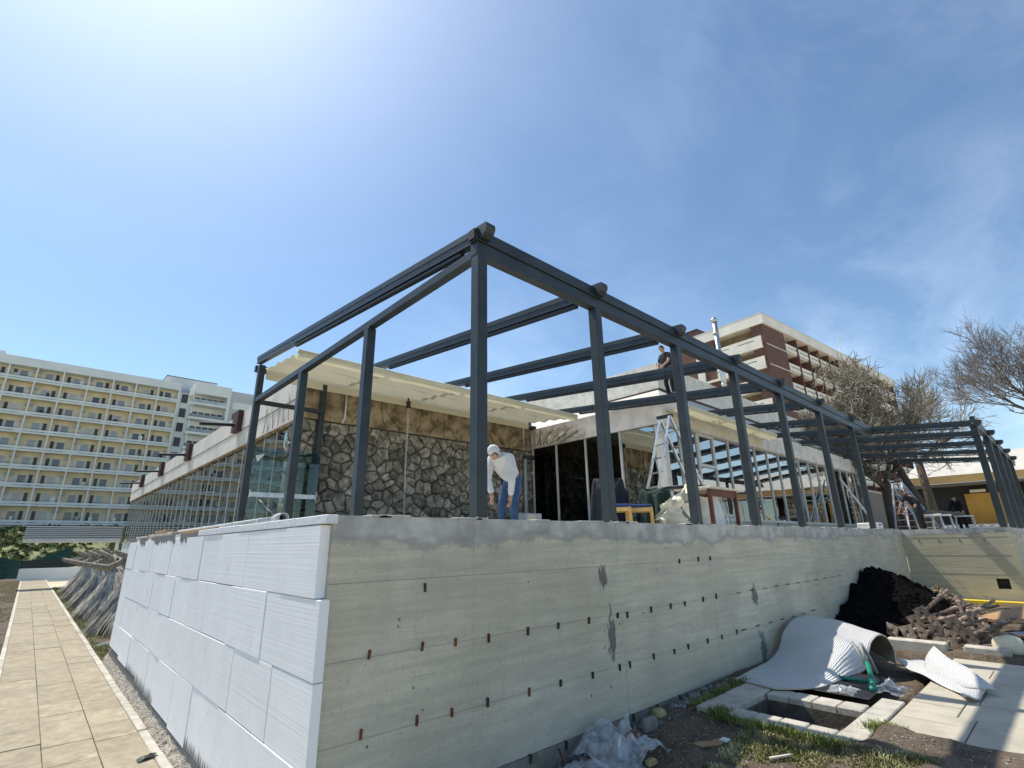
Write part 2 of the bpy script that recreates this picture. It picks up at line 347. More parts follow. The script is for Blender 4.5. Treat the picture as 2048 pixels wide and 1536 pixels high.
def concrete(name, top_band=None, stains=(), horiz='x', tone=(0.565,0.525,0.395), tone2=(0.70,0.66,0.52)):
    m, t, b = nodes_of(name); k = t.links.new
    tc = t.nodes.new('ShaderNodeTexCoord'); vs_ = t.nodes.new('ShaderNodeVectorMath'); vs_.operation = 'SCALE'; vs_.inputs['Scale'].default_value = 1/S; k(tc.outputs['Object'], vs_.inputs[0]); P = vs_.outputs[0]
    sp = t.nodes.new('ShaderNodeSeparateXYZ'); k(P, sp.inputs[0])
    hx = sp.outputs['X'] if horiz == 'x' else sp.outputs['Y']; z = sp.outputs['Z']
    st = (0.45, 1, 7) if horiz == 'x' else (1, 0.45, 7)
    col = mixc_(t, remap_(t, noise_(t, P, 1.1, 6), 0.33, 0.66), tone, tone2)
    col = mixc_(t, remap_(t, noise_(t, P, 2.2, 6, st), 0.36, 0.62, 0, 0.38), col, (0.37,0.355,0.29))
    col = mixc_(t, remap_(t, noise_(t, P, 3.0, 6, st), 0.53, 0.70, 0, 0.38), col, (0.66,0.63,0.54))
    col = mixc_(t, remap_(t, noise_(t, P, 2.6, 7, (5,1,0.5) if horiz == 'x' else (1,5,0.5)), 0.56, 0.75, 0, 0.25), col, (0.36,0.345,0.28))
    col = mixc_(t, remap_(t, noise_(t, P, 0.9, 4), 0.52, 0.62, 0, 0.35), col, (0.50,0.475,0.43))
    col = mixc_(t, remap_(t, noise_(t, P, 26, 6), 0.54, 0.72, 0, 0.42), col, (0.31,0.305,0.265))
    col = mixc_(t, remap_(t, noise_(t, P, 1.6, 7, None, 0.7), 0.55, 0.66, 0, 0.5), col, (0.44,0.43,0.385))
    col = mixc_(t, remap_(t, noise_(t, P, 2.4, 8, (1,1,0.8), 0.72), 0.60, 0.70, 0, 0.55), col, (0.36,0.345,0.29))
    col = mixc_(t, remap_(t, noise_(t, P, 60, 3), 0.56, 0.70, 0, 0.4), col, (0.34,0.325,0.27))
    gr = noise_(t, P, 9.0, 4, (0.25, 1, 9) if horiz == 'x' else (1, 0.25, 9))
    col = mixc_(t, remap_(t, gr, 0.54, 0.66, 0, 0.35), col, (0.40,0.38,0.31))
    # lower part mixed towards a darker greyish tone with a noisy upper limit
    low_tone = remap_(t, math_(t, 'ADD', z, math_(t, 'MULTIPLY', noise_(t, P, 1.7, 5), 0.5)), 0.45, 1.0, 0.35, 0.0)
    col = mixc_(t, low_tone, col, (0.42,0.40,0.33))
    if top_band:
        nz = noise_(t, P, 1.9, 8, (1, 1, 1.6), 0.68); nz2 = noise_(t, P, 0.45, 2)
        e = math_(t, 'ADD', math_(t, 'MULTIPLY', math_(t, 'SUBTRACT', nz, 0.5), 0.42), math_(t, 'MULTIPLY', math_(t, 'SUBTRACT', nz2, 0.5), 0.35))
        zz = math_(t, 'ADD', z, e)
        band = remap_(t, zz, top_band, top_band+0.02)
        bc = mixc_(t, remap_(t, noise_(t, P, 3.5, 7), 0.35, 0.65), (0.40,0.39,0.36), (0.62,0.605,0.56))
        col = mixc_(t, band, col, bc)
        edge = math_(t, 'MULTIPLY', remap_(t, zz, top_band-0.03, top_band), remap_(t, zz, top_band+0.01, top_band+0.07, 1, 0))
        col = mixc_(t, math_(t, 'MULTIPLY', edge, 0.5), col, (0.28,0.28,0.26))
    for (cx, cz, rx, rz) in stains:
        dx = math_(t, 'DIVIDE', math_(t, 'SUBTRACT', hx, cx), rx); dz = math_(t, 'DIVIDE', math_(t, 'SUBTRACT', z, cz), rz)
        r = math_(t, 'SQRT', math_(t, 'ADD', math_(t, 'MULTIPLY', dx, dx), math_(t, 'MULTIPLY', dz, dz)))
        r = math_(t, 'ADD', r, math_(t, 'MULTIPLY', math_(t, 'SUBTRACT', noise_(t, P, 16, 6, (1.6,1.6,0.6)), 0.5), 3.2))
        col = mixc_(t, remap_(t, r, 0.75, 1.15, 0.9, 0.0), col, (0.15,0.148,0.14))
    vo = t.nodes.new('ShaderNodeTexVoronoi'); vo.inputs['Scale'].default_value = 6.5; k(P, vo.inputs['Vector'])
    wb = math_(t, 'MULTIPLY', remap_(t, vo.outputs['Distance'], 0.05, 0.085, 1, 0), remap_(t, noise_(t, P, 1.3, 2), 0.46, 0.52))
    col = mixc_(t, math_(t, 'MULTIPLY', wb, 0.8), col, (0.07,0.068,0.058))
    k(col, b.inputs['Base Color']); b.inputs['Roughness'].default_value = 0.9; b.inputs['Specular IOR Level'].default_value = 0.25
    h = math_(t, 'ADD', math_(t, 'MULTIPLY', noise_(t, P, 2.0, 6, st), 0.6), math_(t, 'MULTIPLY', noise_(t, P, 34, 5), 0.45))
    h = math_(t, 'SUBTRACT', h, math_(t, 'MULTIPLY', wb, 0.6))
    bp = t.nodes.new('ShaderNodeBump'); bp.inputs['Strength'].default_value = 0.6; bp.inputs['Distance'].default_value = 0.012
    k(h, bp.inputs['Height']); k(bp.outputs[0], b.inputs['Normal'])
    return m
M['concrete'] = concrete('board_marked_concrete', 1.78, [(2.70,1.43,0.075,0.10),(2.79,0.92,0.06,0.19),(5.99,1.03,0.09,0.13),(6.03,0.36,0.09,0.22)])
M['concrete_ret'] = concrete('sun_tinted_concrete', 1.80, [], 'y', (0.54,0.475,0.31), (0.64,0.57,0.40))  # warm sunlight and yellow bounce put into the concrete's tone
M['footing'] = mat('damp_footing_concrete', (0.20,0.195,0.165), 0.95, 0.3, 6, 0.6, 30)

def film():
    m, t, b = nodes_of('thin_clear_film'); t.nodes.remove(b); k = t.links.new; o = t.nodes['Material Output']
    tr = t.nodes.new('ShaderNodeBsdfTransparent'); df = t.nodes.new('ShaderNodeBsdfTranslucent'); d2 = t.nodes.new('ShaderNodeBsdfDiffuse'); gl = t.nodes.new('ShaderNodeBsdfGlossy')
    for n in (df, d2): n.inputs[0].default_value = (0.80,0.85,0.88,1)
    gl.inputs['Roughness'].default_value = 0.18
    a = t.nodes.new('ShaderNodeMixShader'); a.inputs[0].default_value = 0.5; k(df.outputs[0], a.inputs[1]); k(d2.outputs[0], a.inputs[2])
    c = t.nodes.new('ShaderNodeMixShader'); c.inputs[0].default_value = 0.25; k(a.outputs[0], c.inputs[1]); k(gl.outputs[0], c.inputs[2])
    tc = t.nodes.new('ShaderNodeTexCoord'); f = remap_(t, noise_(t, tc.outputs['Object'], 9, 5), 0.35, 0.65, 0.30, 0.72)
    e = t.nodes.new('ShaderNodeMixShader'); k(f, e.inputs[0]); k(tr.outputs[0], e.inputs[1]); k(c.outputs[0], e.inputs[2]); k(e.outputs[0], o.inputs[0])
    return m
M['film'] = film()
def foil(name, col, scale, strength):
    m, t, b = nodes_of(name); k = t.links.new
    tc = t.nodes.new('ShaderNodeTexCoord'); vo = t.nodes.new('ShaderNodeTexVoronoi'); vo.inputs['Scale'].default_value = scale; vo.inputs['Randomness'].default_value = 0.12
    k(tc.outputs['UV'], vo.inputs['Vector'])
    h = remap_(t, vo.outputs['Distance'], 0.15, 0.62, 1, 0)
    bp = t.nodes.new('ShaderNodeBump'); bp.inputs['Strength'].default_value = strength; bp.inputs['Distance'].default_value = 0.02
    k(h, bp.inputs['Height']); k(bp.outputs[0], b.inputs['Normal'])
    c = mixc_(t, remap_(t, noise_(t, tc.outputs['Object'], 3, 5), 0.3, 0.7), tuple(x*0.9 for x in col), col)
    c = mixc_(t, remap_(t, vo.outputs['Distance'], 0.45, 0.65, 0, 0.35), c, tuple(x*0.6 for x in col))
    k(c, b.inputs['Base Color']); b.inputs['Roughness'].default_value = 0.38; b.inputs['Specular IOR Level'].default_value = 0.5
    return m
M['foil'] = foil('white_bubble_foil', (0.80,0.79,0.77), 1.0, 0.8)
M['foil_in'] = foil('cream_bubble_underside', (0.70,0.61,0.44), 1.0, 0.8)

# foam boards: scuffs and dirty smears on top of the extruded grooves
def dirty(m, colr, sc, a, b_, amt):
    t = m.node_tree; b = t.nodes['Principled BSDF']; src = b.inputs['Base Color'].links[0].from_socket
    tc = t.nodes.new('ShaderNodeTexCoord'); f = remap_(t, noise_(t, tc.outputs['Object'], sc, 9, None, 0.75), a, b_, 0, amt)
    t.links.new(mixc_(t, f, src, colr), b.inputs['Base Color'])
dirty(M['eps'], (0.48,0.47,0.45), 2.6, 0.60, 0.72, 0.45); dirty(M['eps'], (0.30,0.30,0.29), 9.0, 0.685, 0.72, 0.8)
dirty(M['path'], (0.52,0.47,0.37), 2.2, 0.57, 0.68, 0.6); dirty(M['path'], (0.16,0.12,0.08), 5.0, 0.62, 0.74, 0.55)
dirty(M['steel'], (0.16,0.16,0.15), 14.0, 0.66, 0.76, 0.35)
dirty(M['patio'], (0.30,0.26,0.19), 4.0, 0.56, 0.72, 0.5); dirty(M['patio_edge'], (0.24,0.22,0.17), 5.0, 0.54, 0.7, 0.55)
dirty(M['foil'], (0.50,0.46,0.38), 3.0, 0.58, 0.74, 0.5)
# ------------------------------------------------------------------ setting: ground, path, patio, terrace floors
def gz(x, y):
    """height of the bare soil in front of the wall"""
    return 0.05 + 0.15*smoothstep(2.6, 6.0, x)
def nse(x, y, s, a): return a * mnoise.fractal(Vector((x*s, y*s, 3.7)), 0.9, 2.0, 4)

g = MB()
g.grid(lambda u, v: (-500 + 1000*u, -400 + 1000*v, -0.12), 40, 40)
struct(g, 'ground', M['bounce_ground'], 'flat mostly unseen ground made pale to bounce light round the building site', 'ground')

# soil in front of the wall, with real unevenness
def soil(u, v):
    x = 1.9 + 18*u**1.6; y = 3.19 - 6.5*v**1.3
    z = gz(x, y) + nse(x, y, 1.3, 0.035) + nse(x, y, 6, 0.014)
    z += .065*smoothstep(1.9, 1.45, y)*smoothstep(4.2, 5.2, x) if False else .065*(1-smoothstep(1.4, 1.9, y))*smoothstep(4.2, 5.2, x) + .03*smoothstep(4.3,4.95,x)
    if 5.02 < x < 9.2 and 1.5 < y < 2.9: z = min(z, 0.19) - (0.0 if x < 5.1 else 0.04)
    if 5.18 < x < 5.86 and 1.68 < y < 2.56: z = 0.03 + nse(x, y, 7, 0.02)
    if x > 5.48 and y < 1.6 and x < 9.2: z = 0.10
    return (x, y, z)
sg = MB(); sg.grid(soil, 220, 150)
struct(sg, 'soil', M['dirt'], 'bare trampled brown soil between concrete wall and patio', 'soil', smooth=True)

# rubble-strewn verge between the path and the foam-clad wall
def verge(u, v):
    y = 2.2 + 9.55*v; x = 1.262 + 0.16*u
    z = -0.02 + (0.15 + 0.11*smoothstep(4, 12, y))*u**1.2 + nse(x, y, 9, 0.03)*(0.3+u)
    return (x, y, z)
vg = MB(); vg.grid(verge, 14, 260); struct(vg, 'gravel_verge', M['rubble_soil'], 'strip of pale rubble between path and foam-clad wall', 'verge', smooth=True)

# grass strips beside the path
def strip(x0, x1, y0, y1, z, amp, nu, nv, name, m, label):
    b = MB(); b.grid(lambda u, v: (x0+(x1-x0)*u, y0+(y1-y0)*v, z + nse(x0+(x1-x0)*u, y0+(y1-y0)*v, 2.0, amp)), nu, nv)
    return struct(b, name, m, label, name.split('_')[-1], smooth=True)
strip(1.262, 3.74, 11.75, 36, 0.0, 0.03, 24, 120, 'planted_strip', M['dirt'], 'weedy earth strip under the thatched parasols')
strip(-14, -0.012, -3, 60, -0.02, 0.04, 80, 160, 'left_field', M['dirt'], 'rough brown earth left of the paved path')

# paved path: kerbs and three columns of slabs, joints recessed
path = thing('path', 'sandy paved footpath running along the white wall', 'path', (0.6, 8, -0.05)); path['kind'] = 'structure'
bed = MB().box(-0.005, -2.5, -0.10, 1.255, 47, -0.028); part(bed, 'bedding', M['bedding'], path)
colx = [(0.068,0.445),(0.450,0.826),(0.831,1.172)]
n = 0
far = MB()
for ci, (a, b_) in enumerate(colx):
    y = -2.4 + 0.15*ci
    while y < 46.8:
        l = 0.60 if ci != 1 else 0.62
        h = rnd.uniform(-0.004, 0.004)
        if y < 24:
            part(MB().cbox(a, y, -0.03, b_, y+l-0.004, 0.0+h, 0.003), 'paving_slab', M['path'], path); n += 1
        else: far.box(a, y, -0.03, b_, y+l-0.012, 0.0+h)
        y += l
o = part(far, 'far_paving', M['path'], path); o['kind'] = 'stuff'
fk = MB()
for side, (a, b_) in enumerate(((-0.005,0.065),(1.175,1.255))):
    y = -2.4
    while y < 46.5:
        l = 0.85
        if y < 20: part(MB().cbox(a, y, -0.06, b_, y+l-0.012, 0.008+rnd.uniform(-.005,.005), 0.008), 'kerb_stone', M['kerb'], path)
        else: fk.box(a, y, -0.06, b_, y+l-0.012, 0.008)
        y += l
o = part(fk, 'far_kerb', M['kerb'], path); o['kind'] = 'stuff'

# stamped patio on the right: random ashlar slabs with recessed joints, border tiles and a sunken bed
patio = thing('patio', 'pale stamped concrete patio with border tiles and sunken bed', 'patio', (7.2, 0.5, 0.1)); patio['kind'] = 'structure'
part(MB().box(5.50, -2.6, 0.05, 9.1, 1.50, 0.236), 'patio_base', M['bedding'], patio)
rr = random.Random(5)
def ashlar(x0, y0, x1, y1):
    w, h = x1-x0, y1-y0
    if max(w, h) > 0.78 or (max(w, h) > 0.56 and min(w, h) > 0.30 and rr.random() < .75):
        if w*rr.uniform(.8, 1.25) > h: q = x0+w*rr.uniform(.36,.64); ashlar(x0,y0,q,y1); ashlar(q,y0,x1,y1)
        else: q = y0+h*rr.uniform(.36,.64); ashlar(x0,y0,x1,q); ashlar(x0,q,x1,y1)
        return
    part(MB().cbox(x0+.006, y0+.005, 0.228, x1-.008, y1-.005, 0.25+rr.uniform(-.002,.002), 0.004), 'patio_slab', M['patio'], patio)
ashlar(5.503, -2.4, 9.097, 1.497)
def tiles(x0, y0, x1, y1, nx, ny, z0=0.06, z1=0.255):
    for i in range(nx):
        for j in range(ny):
            a = x0+(x1-x0)*i/nx; b = x0+(x1-x0)*(i+1)/nx; c = y0+(y1-y0)*j/ny; d = y0+(y1-y0)*(j+1)/ny
            part(MB().cbox(a+.004, c+.004, z0, b-.004, d-.004, z1+rr.uniform(-.004,.004), 0.008), 'border_tile', M['patio_edge'], patio)
tiles(4.95, 1.50, 5.19, 2.58, 1, 5)         # strip nearest the camera
tiles(4.98, 2.58, 6.15, 2.88, 2, 1)         # wide tile on the wall side
tiles(5.85, 1.72, 6.10, 2.57, 1, 4)         # far side of the bed
tiles(5.19, 1.51, 6.45, 1.71, 2, 1)         # right side of the bed
part(MB().box(5.20, 1.72, 0.02, 5.215, 2.57, 0.20).box(5.835, 1.72, 0.02, 5.85, 2.57, 0.20).box(5.216, 2.555, 0.02, 5.834, 2.57, 0.2).box(5.216, 1.721, 0.02, 5.834, 1.735, 0.2), 'bed_lining', M['mortar'], patio)

# terrace floor behind the walls
tf = MB().box(1.66, 3.46, 1.6, 16.9, 10.75, 1.90).box(16.96, 1.35, 1.6, 36.5, 10.75, 1.895).box(16.901, 3.3, 1.6, 16.959, 10.75, 1.893)
struct(tf, 'terrace_floor', M['terrazzo'], 'grey screed terrace floor behind the retaining walls', 'terrace')

# slope behind the path with scrub
def hill(u, v):
    x = -70 + 150*u; y = 50 + 75*v
    return (x, y, -0.1 + 4.6*smoothstep(0.05, 0.62, v) + nse(x, y, 0.12, 0.5)*smoothstep(0.0, 0.2, v))
hb = MB(); hb.grid(hill, 90, 60); struct(hb, 'hillside', M['shrub'], 'green scrubby bank rising to the white hotel', 'hillside', smooth=True)
sb = MB(); hr = random.Random(3)
for i in range(900):
    x = hr.uniform(-16, 9); v = hr.uniform(0.03, 0.62); p = Vector(hill((x+70)/150, v)); r = hr.uniform(0.25, 0.9)
    for k in range(14):
        d = Vector((hr.gauss(0,1), hr.gauss(0,1), abs(hr.gauss(0,1)))).normalized()*r*hr.uniform(.5,1); a = Vector((hr.gauss(0,1), hr.gauss(0,1), hr.gauss(0,1))).normalized()*r*.35; c = a.cross(d).normalized()*r*.3
        q = p + d; sb.add([q-a, q+c, q+a, q-c], [(0,1,2,3)])
o = part(sb, 'hillside_scrub', M['shrub'], fix=False); tag(o, 'low green scrub covering the bank below the hotel', 'scrub', kind='stuff')
# ------------------------------------------------------------------ retaining walls
rw = thing('retaining_wall', 'long bare board-marked concrete retaining wall with rusty formwork ties', 'wall', (1.40, 3.20, 0))
part(MB().box(1.4005, 3.218, -0.1, 16.735, 3.45, 1.945), 'wall_core', M['concrete'], rw)
fc = MB()
zs = [0.235, 0.65, 1.09, 1.53, 1.945]; xs = [1.40, 2.535, 4.37, 6.24, 8.22, 9.95, 11.8, 13.6, 15.2, 16.738]
for i in range(len(xs)-1):
    for j in range(len(zs)-1):
        gx = 0.002; gz0 = 0.0012 if j else 0
        d = rnd.uniform(0, 0.004)
        fc.box(xs[i] + (gx if i else 0), 3.20+d, zs[j]+gz0, xs[i+1], 3.2175, zs[j+1]-(0.0010 if j < 3 else 0))
part(fc, 'concrete_face', M['concrete'], rw)
ft = MB(); ft.grid(lambda u, v: (1.40+15.3*u, 3.186 + 0.012*v + nse(1.4+15.3*u, v, 5, 0.004), -0.05 + (0.275 + nse(15*u, 4, 3, 0.012))*v), 200, 2)
ft.box(1.40, 3.19, -0.1, 16.7, 3.2175, 0.232); part(ft, 'footing', M['footing'], rw)
ties = [(1.70,1.105,1),(2.09,1.10,1),(2.37,1.09,1),(2.68,1.08,1),(3.09,1.08,1),(3.45,1.08,0),(3.86,1.08,0),(4.29,1.08,0),(4.45,1.07,0),(4.87,1.08,0),(5.25,1.08,0),(5.55,1.08,0),(5.97,1.09,0),(6.30,1.10,0),
 (1.68,.68,1),(2.07,.67,1),(2.35,.66,1),(2.67,.66,0),(3.09,.65,1),(3.45,.65,0),(3.87,.64,0),(4.27,.64,0),(4.43,.64,0),(4.84,.65,0),(5.23,.64,0),(5.52,.65,0),(5.96,.65,0),(6.31,.65,0),(6.71,.66,0),
 (3.07,.215,0),(3.47,.21,0),(3.9,.21,0),(4.4,.21,0),(4.81,.21,0),(5.23,.21,0),(5.95,.20,0),(6.27,.21,0),(6.66,.21,0),(5.53,1.53,0),(5.97,1.54,0),(6.27,1.54,0),(2.10,1.47,0)]
for (x, z, r) in ties:
    h = rnd.uniform(.024,.031); sl = rnd.uniform(-.006,.006); w = 0.0068
    y0 = 3.172 if z < .3 else 3.188
    b = MB()
    if r and rnd.random() < .5:      # flat tie with its slot
        b.box(x-w, y0, z-h, x-w+.006, y0+.03, z+h).box(x+w-.006, y0, z-h, x+w, y0+.03, z+h).box(x-w+.006, y0, z+h-.014, x+w-.006, y0+.03, z+h).box(x-w+.006, y0, z-h, x+w-.006, y0+.03, z-h+.014)
    else:
        b.add([(x-w,y0,z-h),(x+w,y0,z-h),(x+w,y0+.03,z-h),(x-w,y0+.03,z-h),(x-w+sl,y0-.004,z+h),(x+w+sl,y0-.004,z+h),(x+w+sl,y0+.03,z+h),(x-w+sl,y0+.03,z+h)],[(0,3,2,1),(4,5,6,7),(0,1,5,4),(1,2,6,5),(2,3,7,6),(3,0,4,7)])
    part(b, 'formwork_tie', M['rust'] if r else M['tie_dark'], rw)
x = 6.9
while x < 11.5:       # thin bent wire ties further along
    for z in (1.10, 0.66):
        if not (x > 9.8 and z < 1): part(MB().bar((x-.05,3.19,z),(x+.06,3.185,z+rnd.uniform(-.01,.012)),.008,.008), 'wire_tie', M['tie_dark'], rw)
    x += 0.42
# crumbled repair mortar lumps along the top edge
mb = MB()
for i in range(46):
    x = rnd.uniform(1.5, 16.5); w = rnd.uniform(.05,.25)
    mb.cbox(x, 3.197, 1.935, x+w, 3.44, 1.945+rnd.uniform(.004,.012), .003)
part(mb, 'mortar_bed', M['concrete'], rw)

sw = thing('foam_clad_wall', 'side wall clad in staggered white foam insulation boards', 'wall', (1.40, 7.4, 0))
part(MB().box(1.402, 3.452, -0.1, 1.655, 11.70, 1.94), 'wall_core', M['concrete'], sw)
part(MB().box(1.341, 3.26, -0.05, 1.401, 11.69, 0.08), 'adhesive_bed', M['adhesive'], sw)
rows = [(1.452,1.885,3.235,[3.84,4.70,5.53,6.26,7.05,7.85,8.56,9.22,10.0,10.85,11.69]),
        (1.012,1.448,3.155,[4.10,4.97,5.80,6.55,7.30,7.96,8.7,9.5,10.3,11.0,11.69]),
        (0.572,1.008,3.15,[3.83,4.70,5.53,6.40,7.08,7.76,8.55,9.39,10.2,11.0,11.69]),
        (0.085,0.568,3.145,[4.09,4.91,5.77,6.52,7.42,8.06,8.8,9.6,10.5,11.69])]
for ri, (z0, z1, y0, js) in enumerate(rows):
    a = y0
    for j in js:
        o_ = rnd.uniform(-.004,.004); dz0 = rnd.uniform(-.003,.003); dz1 = rnd.uniform(-.004,.002)
        zb = z0 + dz0 + (rnd.uniform(-.03,.03) if ri == 3 else 0)
        if ri == 3: zb += 0.12*smoothstep(4, 12, a)
        part(MB().cbox(1.338+o_, a+.0025, zb, 1.3998, j-.0025, z1+dz1, .003), 'insulation_board', M['eps'], sw)
        a = j
ts = MB(); a = 3.16
while a < 6.3:
    l = rnd.uniform(.35,.8); ts.cbox(1.334+rnd.uniform(-.003,.003), a, 1.887+rnd.uniform(0,.004), 1.41, a+l-.004, 1.948+rnd.uniform(-.014,.004), .004); a += l
part(ts, 'foam_strip', M['eps_edge'], sw)
ap = MB(); a = 6.3
while a < 11.6:       # bare adhesive patches left where the upper strip is missing
    l = rnd.uniform(.2,.6); n_ = 7
    pl = [(a + l*i/n_, 1.86 + rnd.uniform(-.05,.02)) for i in range(n_+1)]
    for i in range(n_): ap.add([(1.336, pl[i][0], pl[i][1]),(1.336, pl[i+1][0], pl[i+1][1]),(1.336, pl[i+1][0], 1.93),(1.336, pl[i][0], 1.93)],[(0,1,2,3)])
    a += l + rnd.choice([0, 0, .3])
part(ap, 'adhesive_smear', M['adhesive'], sw, fix=False)
jg = MB(); yy = 3.3
while yy < 11.6:       # ragged adhesive showing at the foot
    w = rnd.uniform(.03,.10); h = rnd.uniform(.0,.05); jg.add([(1.3365,yy,.0),(1.3365,yy+w,.0),(1.3365,yy+w*.6,.15+h+.12*smoothstep(4,12,yy))],[(0,1,2)]); yy += w*.7
part(jg, 'adhesive_drips', M['adhesive'], sw, fix=False)

# scraps lying on the side wall's top
pp = thing('drain_pipe', 'grey plastic drain pipe with open socket lying on top of the white wall', 'pipe', (1.52, 5.6, 1.95))
part(MB().tube([(1.52,4.62,1.985),(1.52,8.6,1.985)], .028, 14), 'pipe', M['pvc'], pp, smooth=True)
for yy in (5.05, 5.9, 7.2): part(MB().tube([(1.52,yy,1.985),(1.52,yy+.04,1.985)], .032, 14), 'joint_ring', M['pvc'], pp, smooth=True)
sk = MB(); k = 18
for i, (yy, r) in enumerate([(4.70,.030),(4.64,.040),(4.47,.042),(4.47,.036),(4.62,.035)]):
    for j in range(k): sk.v.append((1.52+r*cos(2*pi*j/k), yy, 1.990+r*sin(2*pi*j/k)))
for i in range(4):
    for j in range(k): sk.f.append((i*k+j, i*k+(j+1)%k, (i+1)*k+(j+1)%k, (i+1)*k+j))
so = part(sk, 'socket', M['pvc'], pp, smooth=True); part(MB().tube([(1.52,4.60,1.990),(1.52,4.601,1.990)], .035, 18), 'bore', M['pvc_in'], so)
part(MB().cbox(1.46,6.4,1.948,1.63,8.3,1.985,.006), 'timber_batten', M['card'], sw)
part(MB().cbox(1.42,8.5,1.948,1.62,10.4,1.99,.006).cbox(1.40,10.4,1.948,1.6,11.6,1.975,.006), 'rough_coping', M['kerb'], sw)
t_ = part(MB().cbox(1.42,9.0,1.99,1.52,9.9,2.03,.005), 'timber_offcut', M['timber']); tag(t_, 'yellowish timber offcut on far end of white wall top', 'timber')

# return wall: runs towards the camera at the far end of the concrete wall
rt = thing('return_wall', 'concrete wall, sunlight tinted into its colour, at right angle to the long wall with square hole', 'wall', (16.74, 2.1, 0))
hy0, hy1, hz0, hz1 = 1.375, 1.60, 0.572, 0.80
f = MB()
X0, X1 = 16.74, 16.95
f.box(X0, hy1, -0.1, X1, 3.195, 1.935).box(X0, 1.10, -0.1, X1, hy0, 1.935).box(X0, hy0, -0.1, X1, hy1, hz0).box(X0, hy0, hz1, X1, hy1, 1.935)
part(f, 'wall_face', M['concrete_ret'], rt)
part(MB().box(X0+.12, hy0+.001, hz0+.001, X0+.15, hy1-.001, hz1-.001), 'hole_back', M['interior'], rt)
part(MB().box(16.952, 1.10, -0.1, 34, 1.33, 1.93), 'front_run', M['concrete'], rt)
gr = MB()
for zz in (1.72, 1.30, 0.88): gr.box(X0-.003, 1.2, zz, X0+.001, 3.19, zz+.006)
for yy, z0 in ((2.75,1.30),(2.4,.88),(1.95,.5)): gr.bar((X0-.001,yy,z0),(X0-.001,yy-.33,z0-.58),.003,.006)
part(gr, 'board_joints', M['footing'], rt)
for yy in (2.85, 2.45, 2.05, 1.6): part(MB().box(X0-.008, yy, 1.62, X0+.01, yy+.012, 1.69), 'formwork_tie', M['tie_dark'], rt)
sp = thing('plastic_scrap', 'crumpled white plastic lying along the top of the return wall', 'plastic sheet', (16.85, 2.0, 1.94))
b = MB(); rs = random.Random(4)
for (y0, y1) in ((2.35,2.05),(1.85,1.25)):
    b.grid(lambda u, v: (16.72+.2*v+.01*rs.random(), y0+(y1-y0)*u, 1.955 + .045*abs(sin(u*9))*sin(pi*u)*(1-.3*v) + .012*rs.random()), 16, 5)
part(b, 'sheet', M['white_paint'], sp, smooth=True, fix=False)
yb = thing('yellow_beam', 'bright yellow formwork beam lying along the foot of the return wall', 'beam', (16.45, 0.6, .2))
part(MB().cbox(16.38, -1.2, .235, 16.62, 2.27, .33, .006), 'beam', M['yellow'], yb)
part(MB().box(16.40,-1.0,.10,16.6,-.9,.2345).box(16.40,2.0,.10,16.6,2.1,.2345), 'bearer', M['mahogany'], yb)
# ------------------------------------------------------------------ pergola frames
def rz_(y, y0=3.4, z0=4.60): return z0 + 0.098*(y-y0)
def post(mb_name, x, y, z0, z1, parent, w=.115, plate=True):
    p = part(MB().cbox(x-w/2, y-w/2, z0+.012, x+w/2, y+w/2, z1, .006), 'post', M['steel'], parent)
    if plate:
        part(MB().box(x-w/2-.012, y-w/2-.012, z0+.0, x+w/2+.012, y+w/2+.012, z0+.012), 'base_plate', M['steel'], parent)
        part(MB().box(x+w/2+.001, y-.03, z0+.012, x+w/2+.05, y+.03, z0+.06), 'foot_bracket', M['steel_dark'], parent)
        for a in (-1, 1):
            for c in (-1, 1): part(MB().tube([(x+a*(w/2-.002), y+c*(w/2-.002), z0+.0125),(x+a*(w/2-.002), y+c*(w/2-.002), z0+.022)], .007, 6), 'anchor_bolt', M['galv'], p)
    return p
def rafter(x, yf, yb, parent, y0=3.4, z0=4.60, w=.10, ye=None):
    """sloping carrier beam: channelled profile, curved nose, lower guide rail with a gap"""
    f = lambda y: rz_(y, y0, z0)
    b = MB(); b.bar((x,yf+.14,f(yf+.14)+.115),(x,yb,f(yb)+.115),w,.07); b.bar((x,yf+.14,f(yf+.14)+.040),(x,yb,f(yb)+.040),w*.86,.078)
    r = part(b, 'rafter', M['steel'], parent)
    z = f(yf); nose = [(yf+.138,z+.014),(yf+.138,z+.163),(yf-.02,z+.150),(yf-.03,z+.105),(yf-.005,z+.05),(yf+.04,z+.010)]
    part(MB().prism(nose,'x',x-w/2-.008,x+w/2+.008), 'end_cap', M['steel'], r)
    ye = ye or yb; g = MB(); g.bar((x,yf+.42,f(yf+.42)-.035),(x,ye-.2,f(ye-.2)-.035),w*.6,.034)
    n = 5
    for i in range(n+1):
        y = yf+.45+(ye-.25-yf-.45)*i/n; g.bar((x,y,f(y)-.0185),(x,y+.05,f(y+.05)-.0185),.02,.036)
    part(g, 'guide_rail', M['steel_dark'], r)
    part(MB().tube([(x-w/2-.016,yf+.15,z+.085),(x-w/2+.001,yf+.15,z+.085)],.014,8), 'bolt', M['galv'], r)
    return r
PX = [2.705, 4.50, 6.36, 8.22, 10.20, 12.45, 14.9]
pg = thing('pergola', 'large anthracite steel pergola frame on the long concrete wall', 'pergola', (2.7, 3.35, 1.945))
for x in PX: post('post', x, 3.36, 1.947, 4.440, pg)
for y in (5.60, 7.84): post('post', 2.705, y, 1.90, 4.425, pg)
post('post', 2.705, 10.2, 1.90, 5.20, pg, plate=False)
post('post', 4.07, 10.42, 1.90, 5.12, pg, w=.105, plate=False)
fb = part(MB().cbox(2.645, 3.315, 4.442, 16.98, 3.425, 4.580, .005), 'front_beam', M['steel'], pg)
